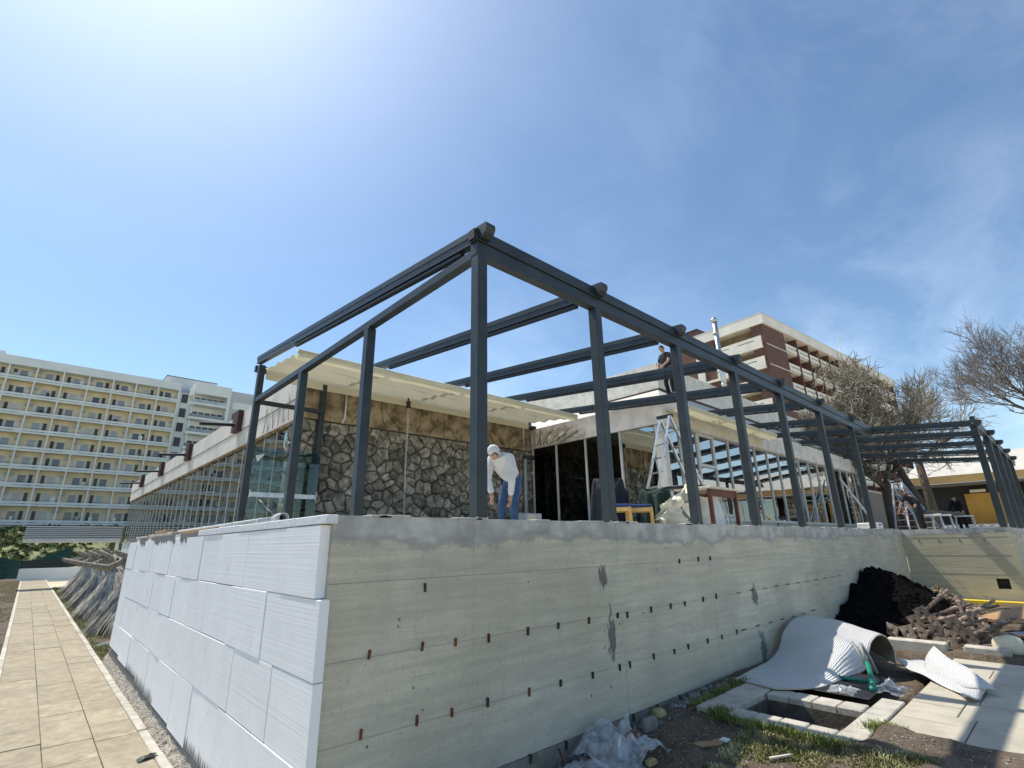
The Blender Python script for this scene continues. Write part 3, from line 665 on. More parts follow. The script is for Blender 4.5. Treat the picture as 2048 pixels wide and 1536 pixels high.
part(MB().cbox(2.62, 3.298, 4.583, 17.0, 3.415, 4.712, .006), 'gutter', M['steel'], pg)
part(MB().box(2.600, 3.31, 4.595, 2.619, 3.40, 4.702), 'gutter_end', M['steel_dark'], pg)
part(MB().cbox(2.655, 3.426, 4.427, 2.755, 10.14, 4.525, .005), 'side_beam', M['steel'], pg)
part(MB().cbox(2.765, 10.17, 4.42, 4.015, 10.25, 4.50, .004), 'cross_rail', M['steel'], pg)
part(MB().cbox(2.66, 10.44, 5.14, 10.42, 10.53, 5.27, .005), 'rear_beam', M['steel'], pg)
for i, x in enumerate(PX):
    rafter(x, 3.21, 10.42 if x < 10.4 else 6.35, pg, ye=8.55 if x < 10.4 else 5.6)
rafter(16.95, 1.06, 6.6, pg, z0=4.60, ye=5.6)

P2 = [17.10, 19.75, 22.1, 24.6, 27.2]
p2 = thing('pergola', 'second anthracite steel pergola frame on the return wall at far right', 'pergola', (17.03, 1.2, 1.93))
for x in P2: post('post', x, 1.22, 1.932, 4.452, p2, w=.14)
part(MB().cbox(16.96, 1.165, 4.455, 29, 1.275, 4.56, .005), 'front_beam', M['steel'], p2)
part(MB().cbox(17.01, 1.15, 4.563, 29, 1.25, 4.655, .006), 'gutter', M['steel'], p2)
for x in P2[1:]: rafter(x, 1.02, 6.4, p2, y0=1.3, z0=4.52)

# ------------------------------------------------------------------ retracted awnings
def awning(name_label, x0, x1, prof, valance, loc, cuts=()):
    t = thing('retracted_awning', name_label, 'awning', loc)
    n = max(2, int((x1-x0)/.35)); th = .012
    b = MB()
    def fn(u, v):
        k = v*(len(prof)-1); i = min(int(k), len(prof)-2); f = k-i
        y = prof[i][0]*(1-f)+prof[i+1][0]*f; z = prof[i][1]*(1-f)+prof[i+1][1]*f
        x = x0+(x1-x0)*u
        sag = .022*sin(pi*((x*0.535) % 1.0))*(1 if 0.02 < v < .98 else .3)
        return (x, y, z - sag + .006*sin(x*7+v*20))
    b.grid(fn, n*3, (len(prof)-1)*2)
    fo = part(b, 'folded_fabric', M['awning'], t, smooth=False, fix=False)
    y, za, zb = valance
    segs = [x0] + list(cuts) + [x1]
    for a, c in zip(segs[:-1], segs[1:]):
        v = MB(); m = max(4, int((c-a)/.15)); gap = 0.05
        v.grid(lambda u, w: (a+gap+(c-a-gap)*u, y-.02*w+.008*sin((a+(c-a)*u)*5)*w, za+(zb-za)*w), m, 3)
        part(v, 'valance', M['awning'], t, smooth=True, fix=False)
    fy = prof[0]
    part(MB().tube([(x0,fy[0],fy[1]-.01),(x1,fy[0],fy[1]-.012)],.042,10), 'lead_bar', M['awning'], t, smooth=True)
    return t
def zig(y0, y1, n, depth, drop=0.01):
    o = []
    for i in range(n+1):
        y = y0+(y1-y0)*i/n; zt = rz_(y)-.065-drop
        o.append((y-.03, zt - (depth*(0.75+.25*((i*7) % 3)/2) if i % 2 else 0.0)))
    return o
aw = awning('long cream fabric awning folded back above the fieldstone wall', 2.80, 10.25, [(8.50,5.03),(8.46,4.97),(8.55,4.91)] + zig(8.75,10.36,8,.055), (10.38,5.24,4.98), loc=(6.5,9.5,5.1), cuts=(6.12,))
part(MB().box(6.09,10.28,4.93,6.16,10.37,5.10), 'brown_bracket', M['brown'], aw)
cords = MB()
for dx in (0, .035): cords.tube([(6.10+dx,10.30,4.93),(6.10+dx*.6,10.31,3.4),(6.13+dx,10.30,1.95)],.006,4)
part(cords, 'pull_cord', M['paper'], aw)
part(MB().tube([(10.0,10.33,5.0),(10.03,10.36,4.5)],.012,6), 'cord_guide', M['paper'], aw)
part(MB().box(10.25,10.2,4.98,10.40,10.40,5.06), 'end_bracket', M['brown'], aw)
aw2 = awning('short cream fabric awning folded against the fascia beside the stepladder', 10.62, 16.2, [(5.62,4.80),(5.60,4.74),(5.66,4.69)] + [(5.74,4.76),(5.80,4.68),(5.87,4.78),(5.94,4.70),(6.0,4.79),(6.05,4.76)], (6.07,4.78,4.48), loc=(13.4,5.85,4.7))
c2 = MB()
for dx in (0, .03): c2.tube([(10.72+dx,5.58,4.74),(10.70+dx,5.57,3.6),(10.74+dx,5.56,2.6)],.006,4)
part(c2, 'pull_cord', M['awning'], aw2)

# glazed wind screen between the rear posts of the side row
gs = thing('glass_screen', 'clear glass wind screen with steel rail between two rear pergola posts', 'glass screen', (3.4,10.25,1.9))
part(MB().box(2.78,10.20,2.05,4.05,10.212,3.575), 'glass_panel', M['glass_clear'], gs)
part(MB().box(2.80,10.16,2.66,4.0,10.198,2.745), 'steel_rail', M['galv'], gs)
part(MB().box(4.0,10.12,2.62,4.015,10.24,2.80).box(2.77,10.12,2.64,2.795,10.24,2.78), 'clamp', M['galv'], gs)
b = MB(); b.grid(lambda u,v: (2.95+.32*u+.03*v, 10.14-.02*sin(u*6), 2.62-.28*u-.05*v+.02*sin(u*11)), 10, 2)
o = part(b,'tape_strip',M['paper'],gs,fix=False)
part(MB().add([(2.81,10.19,3.42),(2.98,10.19,3.47),(2.86,10.19,3.30)],[(0,1,2)]),'paper_scrap',M['paper'],gs,fix=False)
# ------------------------------------------------------------------ restaurant building
rb = thing('restaurant_building', 'low cream restaurant with fieldstone wall and long glazed fronts behind pergola', 'building', (10.55, 10.0, 1.9))
def voronoi(x0, x1, y0, y1, nx, ny, rs, jit=.75, sy=1.0):
    pts = []
    for j in range(ny):
        for i in range(nx):
            pts.append((x0+(x1-x0)*(i+.5+(.5 if j%2 else 0)*.8-.2+rs.uniform(-jit,jit)*.5)/nx, y0+(y1-y0)*(j+.5+rs.uniform(-jit,jit)*.5)/ny))
    cells = []
    for i, (px, py) in enumerate(pts):
        poly = [(x0,y0),(x1,y0),(x1,y1),(x0,y1)]
        for j, (qx, qy) in enumerate(pts):
            if i == j or abs(qx-px) > 1.3 or abs(qy-py) > 1.3: continue
            mx_, my_ = (px+qx)/2, (py+qy)/2; nx_, ny_ = qx-px, (qy-py)
            out = []
            for a in range(len(poly)):
                A = poly[a]; B = poly[(a+1) % len(poly)]
                da = (A[0]-mx_)*nx_+(A[1]-my_)*ny_; db = (B[0]-mx_)*nx_+(B[1]-my_)*ny_
                if da <= 0: out.append(A)
                if da*db < 0:
                    t = da/(da-db); out.append((A[0]+(B[0]-A[0])*t, A[1]+(B[1]-A[1])*t))
            poly = out
            if len(poly) < 3: break
        if len(poly) >= 3: cells.append(poly)
    return cells
def stone(poly, to3, d, parent):
    """one rough stone: polygon shrunk for the joint, chamfered front"""
    cx = sum(p[0] for p in poly)/len(poly); cy = sum(p[1] for p in poly)/len(poly)
    # densify, wobble, shrink by joint width
    pts = []
    for i in range(len(poly)):
        a = poly[i]; b = poly[(i+1) % len(poly)]; l = math.hypot(b[0]-a[0], b[1]-a[1])
        k = 2 if l > .12 else 1
        for q in range(k): pts.append((a[0]+(b[0]-a[0])*q/k, a[1]+(b[1]-a[1])*q/k))
    R = max(.05, sum(math.hypot(p[0]-cx, p[1]-cy) for p in pts)/len(pts))
    if R < .055: return
    s0 = 1-.011/R
    P0 = [(cx+(p[0]-cx)*s0*rnd.uniform(.95,1.0), cy+(p[1]-cy)*s0*rnd.uniform(.95,1.0)) for p in pts]
    n = len(P0); m = MB()
    ring = lambda s, h: [to3(cx+(p[0]-cx)*s, cy+(p[1]-cy)*s, h*rnd.uniform(.8,1.15)) for p in P0]
    m.v = [to3(p[0], p[1], -.03) for p in P0] + ring(1, d*.45) + ring(.84, d) + [to3(cx+rnd.uniform(-.03,.03), cy+rnd.uniform(-.03,.03), d*rnd.uniform(.9,1.25))]
    for r in range(2):
        for i in range(n): m.f.append((r*n+i, r*n+(i+1)%n, (r+1)*n+(i+1)%n, (r+1)*n+i))
    for i in range(n): m.f.append((2*n+i, 2*n+(i+1)%n, 3*n))
    part(m, 'stone', M['stone'], parent)
vr = random.Random(21)
part(MB().box(3.86, 10.60, 1.9, 10.545, 10.9, 4.40), 'stone_wall_bed', M['mortar'], rb)
for c in voronoi(4.02, 10.54, 1.95, 4.36, 26, 10, vr, 1.15):
    stone(c, lambda x, z, h: (x, 10.60-h, z), rnd.uniform(.025,.085), rb)
for c in voronoi(3.74, 4.015, 1.95, 4.36, 2, 9, vr, .4):          # quoins at the left end
    stone(c, lambda x, z, h: (x, 10.56-h, z), rnd.uniform(.03,.06), rb)
for c in voronoi(10.56, 11.35, 1.95, 4.30, 2, 7, vr, .5):
    stone(c, lambda y, z, h: (3.74-h, y, z), rnd.uniform(.03,.06), rb)
part(MB().box(3.745, 10.555, 1.9, 3.90, 11.35, 4.37), 'corner_bed', M['mortar'], rb)
part(MB().box(3.76, 10.53, 4.372, 10.545, 10.9, 5.32), 'stucco_band', M['stucco_tan'], rb)
# --- left wing: fascia, soffit, glazing running away from the camera
part(MB().box(3.69, 10.66, 4.40, 3.745, 36, 4.850).box(3.72, 10.66, 4.853, 3.7449, 36, 4.872).box(3.675, 10.66, 4.875, 3.7448, 36, 5.36), 'fascia', M['stucco'], rb)
part(MB().box(3.728, 10.66, 4.352, 3.90, 36, 4.398), 'soffit_strip', M['stucco_tan'], rb)
part(MB().box(3.746, 10.91, 5.0, 10.0, 36, 5.30), 'flat_roof', M['roof_white'], rb)
part(MB().box(3.77, 11.4, -.1, 3.9, 36, 2.12), 'base_wall', M['hotel_white'], rb)
part(MB().box(3.74, 11.36, 2.123, 3.9, 36, 2.17), 'sill', M['frame_white'], rb)
y = 11.40; k = 0
while y < 35.9:
    part(MB().box(3.785, y-.012, 2.171, 3.83, y+.012, 4.351), 'mullion', M['frame_white'], rb)
    part(MB().box(3.80, y+.0125, 2.172, 3.812, y+.857, 4.350), 'window_pane', M['glass_side'], rb)
    y += .87; k += 1
part(MB().box(3.90, 35.98, -.1, 10, 36.1, 5.3), 'end_wall', M['stucco'], rb)
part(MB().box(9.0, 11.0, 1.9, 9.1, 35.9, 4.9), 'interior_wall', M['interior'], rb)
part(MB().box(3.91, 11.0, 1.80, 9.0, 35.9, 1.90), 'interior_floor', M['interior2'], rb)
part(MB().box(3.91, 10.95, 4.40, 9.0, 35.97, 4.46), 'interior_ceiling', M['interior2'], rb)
for y in (15.2, 21.3, 26.6, 31.9):
    s_ = part(MB().cbox(3.54, y-.27, 4.83, 3.674, y+.27, 5.42, .01), 'scupper_box', M['brown'], rb)
    part(MB().bar((3.6,y+.05,5.04),(2.72,y+.05,4.965),.12,.075), 'drain_spout', M['black'], s_)
    part(MB().bar((3.6,y-.015,5.072),(2.72,y-.015,4.997),.01,.022).bar((3.6,y+.115,5.072),(2.72,y+.115,4.997),.01,.022), 'spout_lip', M['white_paint'], s_)
# --- inner glass wall (faces the path) and its columns
XG, YG = 10.55, 6.15
ms = [10.50, 9.56, 8.50, 7.37]
for i, y in enumerate(ms):
    part(MB().box(XG-.03, y-.028, 1.95, XG+.05, y+.028, 4.428), 'mullion', M['frame_white'], rb)
    y2 = ms[i+1] if i < 3 else 6.36
    part(MB().box(XG+.0, y2+.03, 1.951, XG+.012, y-.03, 4.427), 'door_pane' if i < 3 else 'window_pane', M['glass_dark'] if i < 3 else M['glass'], rb)
part(MB().box(XG-.04, 10.53, 1.9, XG+.06, 6.36, 1.949), 'threshold', M['frame_white'], rb)
cu = MB(); cu.grid(lambda u,v: (XG+.10+.03*sin(u*26), 10.45-.85*u, 1.96+2.45*v), 40, 2); part(cu, 'curtain', M['green_cloth'], rb, smooth=True, fix=False)
part(MB().cbox(XG-.05, YG-.02, 1.951, XG+.16, YG+.2, 4.428, .008), 'corner_column', M['stucco_old'], rb)
# --- long front: plinth, sill, mullions, panes
part(MB().box(XG+.17, YG+.0, 1.9, 26.3, YG+.2, 2.22), 'plinth', M['concrete'], rb)
part(MB().box(XG+.162, YG-.05, 2.223, 26.3, YG+.2, 2.285), 'sill', M['frame_white'], rb)
fm = [11.36, 12.24, 13.13, 14.02, 14.87, 15.80, 16.72, 17.64, 18.55, 19.47, 20.44, 21.40, 22.36, 23.28, 24.20, 25.15, 26.08]
prev = XG+.17
for i, x in enumerate(fm):
    w = .022 if i != 1 else .035
    part(MB().box(x-w, YG+.02, 2.287, x+w, YG+.10, 4.428), 'mullion', M['frame_white'], rb)
    part(MB().box(prev+.022, YG+.055, 2.288, x-w-.001, YG+.067, 4.427), 'window_pane', M['glass'], rb)
    prev = x+w
part(MB().box(12.28, YG+.015, 3.56, 13.105, YG+.054, 3.64).box(12.28, YG+.015, 3.641, 12.32, YG+.054, 4.427).box(13.07, YG+.015, 3.641, 13.105, YG+.054, 4.427).box(12.321, YG+.015, 4.37, 13.069, YG+.054, 4.426), 'vent_frame', M['frame_white'], rb)
part(MB().box(26.105, YG-.02, 1.9, 26.9, YG+.5, 4.6), 'end_pier', M['mortar'], rb)
gw = thing('garden_wall','grey stone garden wall behind the forked tree','wall',(31,7.2,1.9))
part(MB().box(26.95,7.2,1.9,38,7.45,4.1),'wall',M['grey_stone'],gw); part(MB().box(26.94,7.15,4.102,38,7.5,4.2),'coping',M['kerb'],gw)
for i in range(5):
    part(MB().box(26.12+.25*(i%2), YG-.06, 1.95+.5*i, 26.60+.25*(i%2), YG-.021, 2.43+.5*i), 'stone', M['stone'], rb)
# --- fascias, roof slopes, upper block
part(MB().box(XG-.09, YG-.09, 4.432, 26.4, YG+.3, 5.0), 'front_fascia', M['stucco_old'], rb)
part(MB().box(XG-.09, YG+.302, 4.432, XG+.3, 10.525, 5.0), 'side_fascia', M['stucco_old'], rb)
part(MB().box(XG-.04, YG-.03, 4.4285, 26.2, YG+.2, 4.4315), 'head_strip', M['frame_white'], rb)
part(MB().tube([(XG-.05,YG-.06,5.03),(26.4,YG-.06,5.03)],.05,8), 'eaves_gutter', M['galv'], rb, smooth=True)
rfm = MB(); e = .06
rfm.add([(XG-.1+e,YG-.1+e,5.004),(27,YG-.1+e,5.004),(27,7.45,6.02),(12.78,7.45,6.02),(12.78,14,6.02),(XG-.1+e,14,5.004)],[(0,1,2,3),(0,3,4,5)])
part(rfm, 'roof_slope', M['roof_white'], rb, fix=False)
part(MB().box(12.74,7.40,5.9,27.0,7.6,6.84).box(12.74,7.601,5.9,12.94,14,6.84), 'upper_parapet', M['stucco_old'], rb)
part(MB().box(12.71,7.37,5.97,27.02,7.399,6.04).box(12.71,7.3991,5.97,12.739,14,6.04), 'red_trim', M['brown'], rb)
part(MB().box(12.95,7.61,5.9,27,14,6.0), 'upper_roof', M['roof_white'], rb)
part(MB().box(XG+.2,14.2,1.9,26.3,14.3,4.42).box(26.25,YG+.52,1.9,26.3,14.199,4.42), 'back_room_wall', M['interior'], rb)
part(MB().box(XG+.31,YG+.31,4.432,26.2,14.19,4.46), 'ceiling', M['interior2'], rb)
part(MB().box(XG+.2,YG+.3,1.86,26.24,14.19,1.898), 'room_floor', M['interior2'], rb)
for x in (13.6, 17.6, 21.6): part(MB().box(x, 8.2, 1.9, x+.3, 8.5, 4.43), 'pillar', M['interior2'], rb)
for x in (12.6, 15.4, 19.0, 22.5): part(MB().box(x,9.2,2.5,x+1.1,9.9,2.56).box(x+.5,9.5,1.9,x+.6,9.6,2.499), 'dining_table', M['interior2'], rb)
# --- downpipe and conduits
dp = part(MB().tube([(10.15,10.45,1.95),(10.15,10.45,4.1)],.055,10), 'downpipe', M['pvc'], rb, smooth=True)
part(MB().tube([(10.12,10.45,4.14),(10.45,10.42,4.16)],.07,10), 'hopper', M['pvc_in'], dp, smooth=True)
part(MB().tube([(4.63,10.50,5.1),(4.63,10.50,4.48),(4.60,10.50,4.42),(4.57,10.49,4.36)],.022,8), 'conduit', M['paper'], rb, smooth=True)
part(MB().box(4.20,10.49,4.09,4.24,10.52,4.11).box(4.45,10.49,4.09,4.49,10.52,4.11), 'cable_clip', M['paper'], rb)

# climbing stems, dry
def vine(label, origin, dirf, seeds, steps, rad, to3, rs):
    t = thing('climbing_vine', label, 'vine', origin)
    b = MB()
    for (u, v, a) in seeds:
        p = [(u, v)]
        for i in range(steps):
            a += rs.gauss(0, .22); u += cos(a)*.09; v += sin(a)*.09; p.append((u, v))
            if rs.random() < .14 and i > 2:
                a2 = a+rs.choice([-.7,.7]); q = [(u,v)]; uu, vv = u, v
                for j in range(rs.randint(3,8)):
                    a2 += rs.gauss(0,.25); uu += cos(a2)*.07; vv += sin(a2)*.07; q.append((uu,vv))
                b.tube([to3(*x) for x in q], [rad*.5*(1-.6*i2/len(q)) for i2 in range(len(q))], 3)
        b.tube([to3(*x) for x in p], [rad*(1-.7*i2/len(p)) for i2 in range(len(p))], 4)
    part(b, 'stems', M['twig'] if 'left' in label else M['bark'], t)
rs = random.Random(9)
def lim(z): return min(max(z, 4.44), 4.99)
vine('dry vine stems fanning across cream fascia above the dark glass doors', (10.4,9.6,4.5), 0, [(10.45-.12*i, 4.46+.02*(i%3), 1.5+.16*i) for i in range(11)], 9, .012,
     lambda u, v: (XG-.10-.012*abs(sin(u*13)), u, lim(v)), rs)
vine('dry vine stems creeping over left wing fascia beside the glass screen', (3.6,11.6,4.8), 0, [(11.2+.35*i, 4.42, 1.2+.15*i) for i in range(6)], 7, .009,
     lambda u, v: (3.665-.01*abs(sin(u*9)), max(u,10.7), min(max(v,4.40),5.33)), rs)
vine('brown vine stems spread over tan stucco band under the awning', (7.0,10.45,4.6), 0, [(4.8+.42*i, 4.40, 1.0+.4*(i%4)) for i in range(14)], 8, .008,
     lambda u, v: (min(max(u,3.9),10.4), 10.518-.008*abs(sin(v*9)), min(max(v,4.38),5.1)), rs)

# steel flue on the roof
fl = thing('flue_pipe', 'tall shiny steel flue pipe with cowl rising from the roof', 'flue', (18.4,7.9,6.0))
part(MB().tube([(18.4,7.9,6.0),(18.3,7.88,10.05)],.095,12), 'pipe', M['galv'], fl, smooth=True)
part(MB().tube([(18.3,7.88,10.0),(18.3,7.88,10.08),(18.3,7.88,10.2)],[.12,.15,.06],12), 'cowl', M['galv'], fl, smooth=True)
for z in (7.4, 8.5, 9.5): part(MB().tube([(18.37-.03*(z-7),7.9,z),(18.37-.03*(z-7),7.9,z+.05)],.108,12), 'collar', M['galv'], fl, smooth=True)

# slatted footbridge between the wing and the hotel side
br = thing('slatted_footbridge', 'raised footbridge with white horizontal slats crossing above the path end', 'footbridge', (1.7,36,2.3))
for i in range(7): part(MB().cbox(-.3, 35.9, 2.36+.1*i, 3.65, 35.94, 2.413+.1*i, .004), 'slat', M['hotel_white'], br)
part(MB().box(-.28,35.96,2.38,3.65,36.0,3.05), 'backing', M['black'], br)
part(MB().box(-.3,35.955,2.22,3.65,37.4,2.35), 'deck', M['hotel_white'], br)
for x in (3.5,): part(MB().box(x,36.3,-.1,x+.15,36.45,2.219), 'pier', M['hotel_white'], br)
lw = thing('low_wall', 'low pale wall with dark slatted rail at the far end of the path', 'wall', (1.5,47.6,0))
part(MB().box(-.2,47.4,-.1,6,47.6,.72), 'wall', M['hotel_white'], lw)
for i in range(3): part(MB().box(-.2,47.38,.80+.17*i,6,47.42,.90+.17*i), 'rail', M['black'], lw)
for x in (-.2,1.8,3.8): part(MB().box(x,47.43,.725,x+.08,47.5,1.3), 'post', M['black'], lw)
nt_ = thing('safety_netting', 'dark green netting sagging along the foot of the bank', 'netting', (-2,52,0))
b = MB(); b.grid(lambda u,v: (-9+11.5*u, 51.6+.8*v, -.1+(.9+.35*sin(u*14)+.9*u)*v), 40, 3); part(b,'net',M['net'],nt_,fix=False)
bd = thing('brown_gate', 'dark brown boarded gate against the white base wall', 'gate', (3.6,24,0))
for i in range(6): part(MB().cbox(3.70,23.0+.3*i,.05,3.74,23.29+.3*i,1.15,.004), 'board', M['brown'], bd)
part(MB().box(3.741,23,.2,3.768,24.8,.3).box(3.741,23,.9,3.768,24.8,1.0), 'ledge', M['brown'], bd)
# ------------------------------------------------------------------ white hotel, left background
YH = 100.0
ht = thing('white_hotel', 'long white hotel with rows of cream recessed balconies', 'hotel', (-6, YH, 4.0))
PX0, PW, NB = 14.0, 3.03, 13
FL = [26.45-2.55*k for k in range(9)]
XL = PX0-NB*PW
part(MB().box(XL-.2, YH+1.3, 2.0, PX0, YH+12, 29.0), 'back_wall', M['hotel_wall'], ht)
part(MB().box(XL-.2, YH-.25, 28.05, PX0+.18, YH+12, 29.35), 'roof_parapet', M['hotel_white'], ht)
for x in (-9, -20): part(MB().box(x, YH+2, 29.352, x+.8, YH+3, 30.4), 'roof_vent', M['hotel_grey'], ht)
part(MB().box(PX0-.12, YH+.0, 2.0, PX0+.18, YH+1.29, 28.04), 'end_wall', M['hotel_white'], ht)
for i in range(1, NB+1): part(MB().box(PX0-PW*i-.09, YH-.16, 2.0, PX0-PW*i+.09, YH+1.29, 28.045), 'pillar', M['hotel_white'], ht)
for z in FL:
    part(MB().box(XL-.2, YH-.22, z-.62, PX0+.1, YH-.02, z-.36), 'slab_edge', M['hotel_white'], ht)
    part(MB().box(XL-.2, YH-.21, z-.27, PX0+.1, YH-.03, z+.02), 'parapet_band', M['hotel_white'], ht)
    part(MB().box(XL-.2, YH-.02, z-.60, PX0+.1, YH+1.29, z-.40), 'floor_slab', M['hotel_wall'], ht)
part(MB().box(XL-.2, YH+.3, 2.6, PX0, YH+1.28, 5.4), 'ground_floor', M['pane_grey'], ht)
def bay(mx):
    s = -1 if mx else 1
    Q = lambda a, b: (min(a*s, b*s), max(a*s, b*s))
    w = MB(); x0, x1 = Q(-.62, .58); w.box(x0, 0, 0, x1, .06, 1.52)
    p = MB(); a, b_ = Q(-.30, .53); p.box(a, -.012, .08, b_, -.002, 1.44)
    d = MB(); a, b_ = Q(-1.05, -.64); d.box(a, -.01, -.12, b_, .05, 1.52)
    c = MB(); a, b_ = Q(.60, 1.0); c.box(a, -.002, .3, b_, .04, 1.35)
    ac = MB(); a, b_ = Q(1.02, 1.42); ac.box(a, -.35, 1.35, b_, -.01, 1.66)
    rl = MB(); rl.box(-1.4, -1.40, .20, 1.4, -1.375, .225).box(-1.4,-1.40,.36,1.4,-1.375,.385)
    nb = MB(); a, b_ = Q(.80, 1.44); nb.box(a, -1.50, -.125, b_, -1.36, .17)
    return w, p, d, c, ac, rl, nb
protos = {}
for mx in (0, 1):
    w, p, d, c, ac, rl, nb = bay(mx)
    protos[mx] = [w.mesh('window'), p.mesh('window_pane'), d.mesh('balcony_door'), c.mesh('wall_panel'), ac.mesh('air_conditioner'), rl.mesh('balcony_rail'), nb.mesh('parapet_block')]
    for me, mt in zip(protos[mx], ('frame_white','pane_grey','door_dark','hotel_white','hotel_grey','black','hotel_white')):
        fixn(me); me.materials.append(M[mt])
hr = random.Random(8)
root = wloc(ht)
for fi, z in enumerate(FL):
    for i in range(NB):
        mx = i % 2; x = PX0-PW*(i+.5); base = Vector((x, YH+1.28, z-.2)) - root
        ms_ = protos[mx]; objs = []
        for k, (nm, me) in enumerate(zip(('window','window_pane','balcony_door','wall_panel','air_conditioner','balcony_rail','parapet_block'), ms_)):
            if k == 4 and hr.random() < .35: continue
            if k == 3 and hr.random() < .45: continue
            if k == 6 and not ((i//1 + fi) % 4 in ((0,3) if fi % 2 == 0 else (1,2)) ): continue
            o = bpy.data.objects.new(nm, me); COL.objects.link(o)
            if k == 1:
                o.parent = objs[0]; q = hr.random()
                if q < .45: o.material_slots[0].link = 'OBJECT'; o.material_slots[0].material = M['pane_pale' if q < .22 else 'pane_dark']
            else: o.parent = ht; o.location = base
            objs.append(o)
        if hr.random() < .4:      # something left standing on the balcony
            dx = hr.uniform(-1.1,.9); part(MB().box(x+dx, YH+.35, z, x+dx+hr.uniform(.25,.6), YH+.7, z+hr.uniform(.3,.75)), 'balcony_chair', M[hr.choice(['hotel_white','frame_white','brown','pane_grey'])], ht)
# ---- neighbouring stair and balcony tower
tw = thing('balcony_tower', 'white balcony tower joined to the right end of the hotel', 'building', (18, YH-3, 4))
part(MB().box(14.2, YH+.6, 2, 16.2, YH+8, 27.9), 'recess_wall', M['hotel_white'], tw)
for z in FL[:6]: part(MB().box(14.55, YH+.55, z-.3, 15.5, YH+.599, z+1.25), 'stair_window', M['door_dark'], tw)
part(MB().box(12.2, YH+3, 28.0, 20.0, YH+9, 31.2), 'lift_house', M['hotel_grey'], tw)
part(MB().box(12.1, YH+2.9, 31.202, 20.1, YH+9.1, 31.3), 'lift_house_roof', M['black'], tw)
T0, T1, TY = 15.75, 21.4, YH-3.0
part(MB().box(T0, TY, 27.35, T1, YH+8, 29.2), 'tower_head', M['hotel_white'], tw)
part(MB().box(T0+.3, TY+2.0, 2, T1, YH+7.9, 27.34), 'tower_core', M['hotel_white'], tw)
part(MB().box(T1-.5, TY+.02, 2, T1-.02, TY+1.99, 27.345), 'side_fin', M['hotel_white'], tw)
part(MB().box(T1+.0, TY+.8, 2, T1+8, YH+8, 28.9), 'right_block', M['hotel_grey'], tw)
part(MB().box(T1+.6, TY+.75, 25.6, T1+8, TY+.799, 26.9), 'grey_band', M['hotel_white'], tw)
for i in range(4): part(MB().bar((T1+1.6+1.1*i, TY+.70, 27.3),(T1+2.2+1.1*i, TY+.70, 28.1),.08,.28,(0,1,0)), 'white_bar', M['white_paint'], tw)
for z in (24.9, 22.2): part(MB().box(T1+.8, TY+.73, z-1.6, T1+2.0, TY+.799, z-.1), 'window', M['door_dark'], tw)
for z in FL[:7]:
    zz = z-.15
    part(MB().box(T0-.25, TY-.15, zz-.95, T1-.51, TY+1.99, zz-.60), 'balcony_slab', M['hotel_white'], tw)
    part(MB().box(T0-.2, TY-.12, zz-.598, T1-.52, TY-.08, zz+.0), 'balcony_glass', M['pane_grey'], tw)
    part(MB().box(T0-.12, TY-.05, zz-.598, T0+.0, TY+.08, zz+1.6), 'corner_post', M['hotel_white'], tw)
    for i in range(5): part(MB().box(T0+.5+.95*i, TY+1.93, zz-.1, T0+1.25+.95*i, TY+1.995, zz+.75), 'window', M['door_dark'], tw)

# ------------------------------------------------------------------ brown and white hotel, right background
bh = thing('brown_hotel', 'off-white hotel with brown fins and slotted balcony parapets', 'hotel', (64.0, 21.5, 1.0), radians(-5.0))
def bp_(mb, nm, m): return part(mb, nm, M[m], bh, local=True)
ZT = 28.65                     # local heights: top of the white roof band
bp_(MB().box(-.25, -.25, ZT-1.35, 49, 9.72, ZT), 'roof_band', 'bh_white')
bp_(MB().box(-.28, -.28, ZT+.002, 49, 9.74, ZT+.10), 'roof_edge', 'hotel_grey')
bp_(MB().box(1.5, 1.6, -2, 48.8, 9.6, ZT-1.36), 'core', 'bh_tan')
bp_(MB().box(0, 0, -2, 5.75, .3, ZT-1.36), 'brown_panel', 'bh_brown')
bp_(MB().box(0, .302, -2, .35, 1.59, ZT-1.36), 'corner_fin', 'bh_brown')
for k in range(7):
    z = ZT-4.05-2.78*k
    bp_(MB().box(.4, -.03, z, 5.75, -.002, z+.10), 'white_strip', 'bh_white')
fins = [5.75+3.55*i for i in range(13)]
for i, x in enumerate(fins):
    bp_(MB().box(x, .0 if i else .301, -2, x+.30, 1.59, ZT-1.362), 'brown_fin', 'bh_brown')
for k in range(7):
    zt = ZT-2.60-2.78*k
    for i, x in enumerate(fins[:-1]):
        bp_(MB().box(x+.32, .10, zt-.40, x+3.53, .22, zt-.0).box(x+.32,.10,zt-1.05,x+3.53,.22,zt-.56).box(x+.32,.10,zt-.558,x+.9,.22,zt-.402), 'balcony_parapet', 'bh_white')
        bp_(MB().box(x+.301, .221, zt-1.25, x+3.549, 1.59, zt-1.10), 'balcony_floor', 'bh_white')
    # the short end facing left
    z = zt+.05
    bp_(MB().box(-.12, .5, z-.42, .0-.001, 8.0, z), 'end_parapet', 'bh_white') if False else None
for k in range(7):
    z = ZT-2.70-2.78*k
    for (y0, y1) in ((.31, 6.8),):
        bp_(MB().box(-.30, y0, z-1.55, -.14, y1, z-.78).box(-.30, y0, z-.66, -.14, y1, z-.25).box(-.30, y0, z-.779, -.14, y0+1.0, z-.661).box(-.30, y0+3.2, z-.779, -.14, y0+4.4, z-.661), 'end_parapet', 'bh_white')
    bp_(MB().box(-.299, .311, z-1.85, 1.49, 8.6, z-1.56), 'end_floor', 'bh_white')
    bp_(MB().box(1.44, 1.0, z-1.4, 1.499, 3.0, z+.25), 'window', 'door_dark')
    bp_(MB().box(1.40, 1.5, z-.6, 1.439, 2.2, z+.2), 'window_frame', 'frame_white')
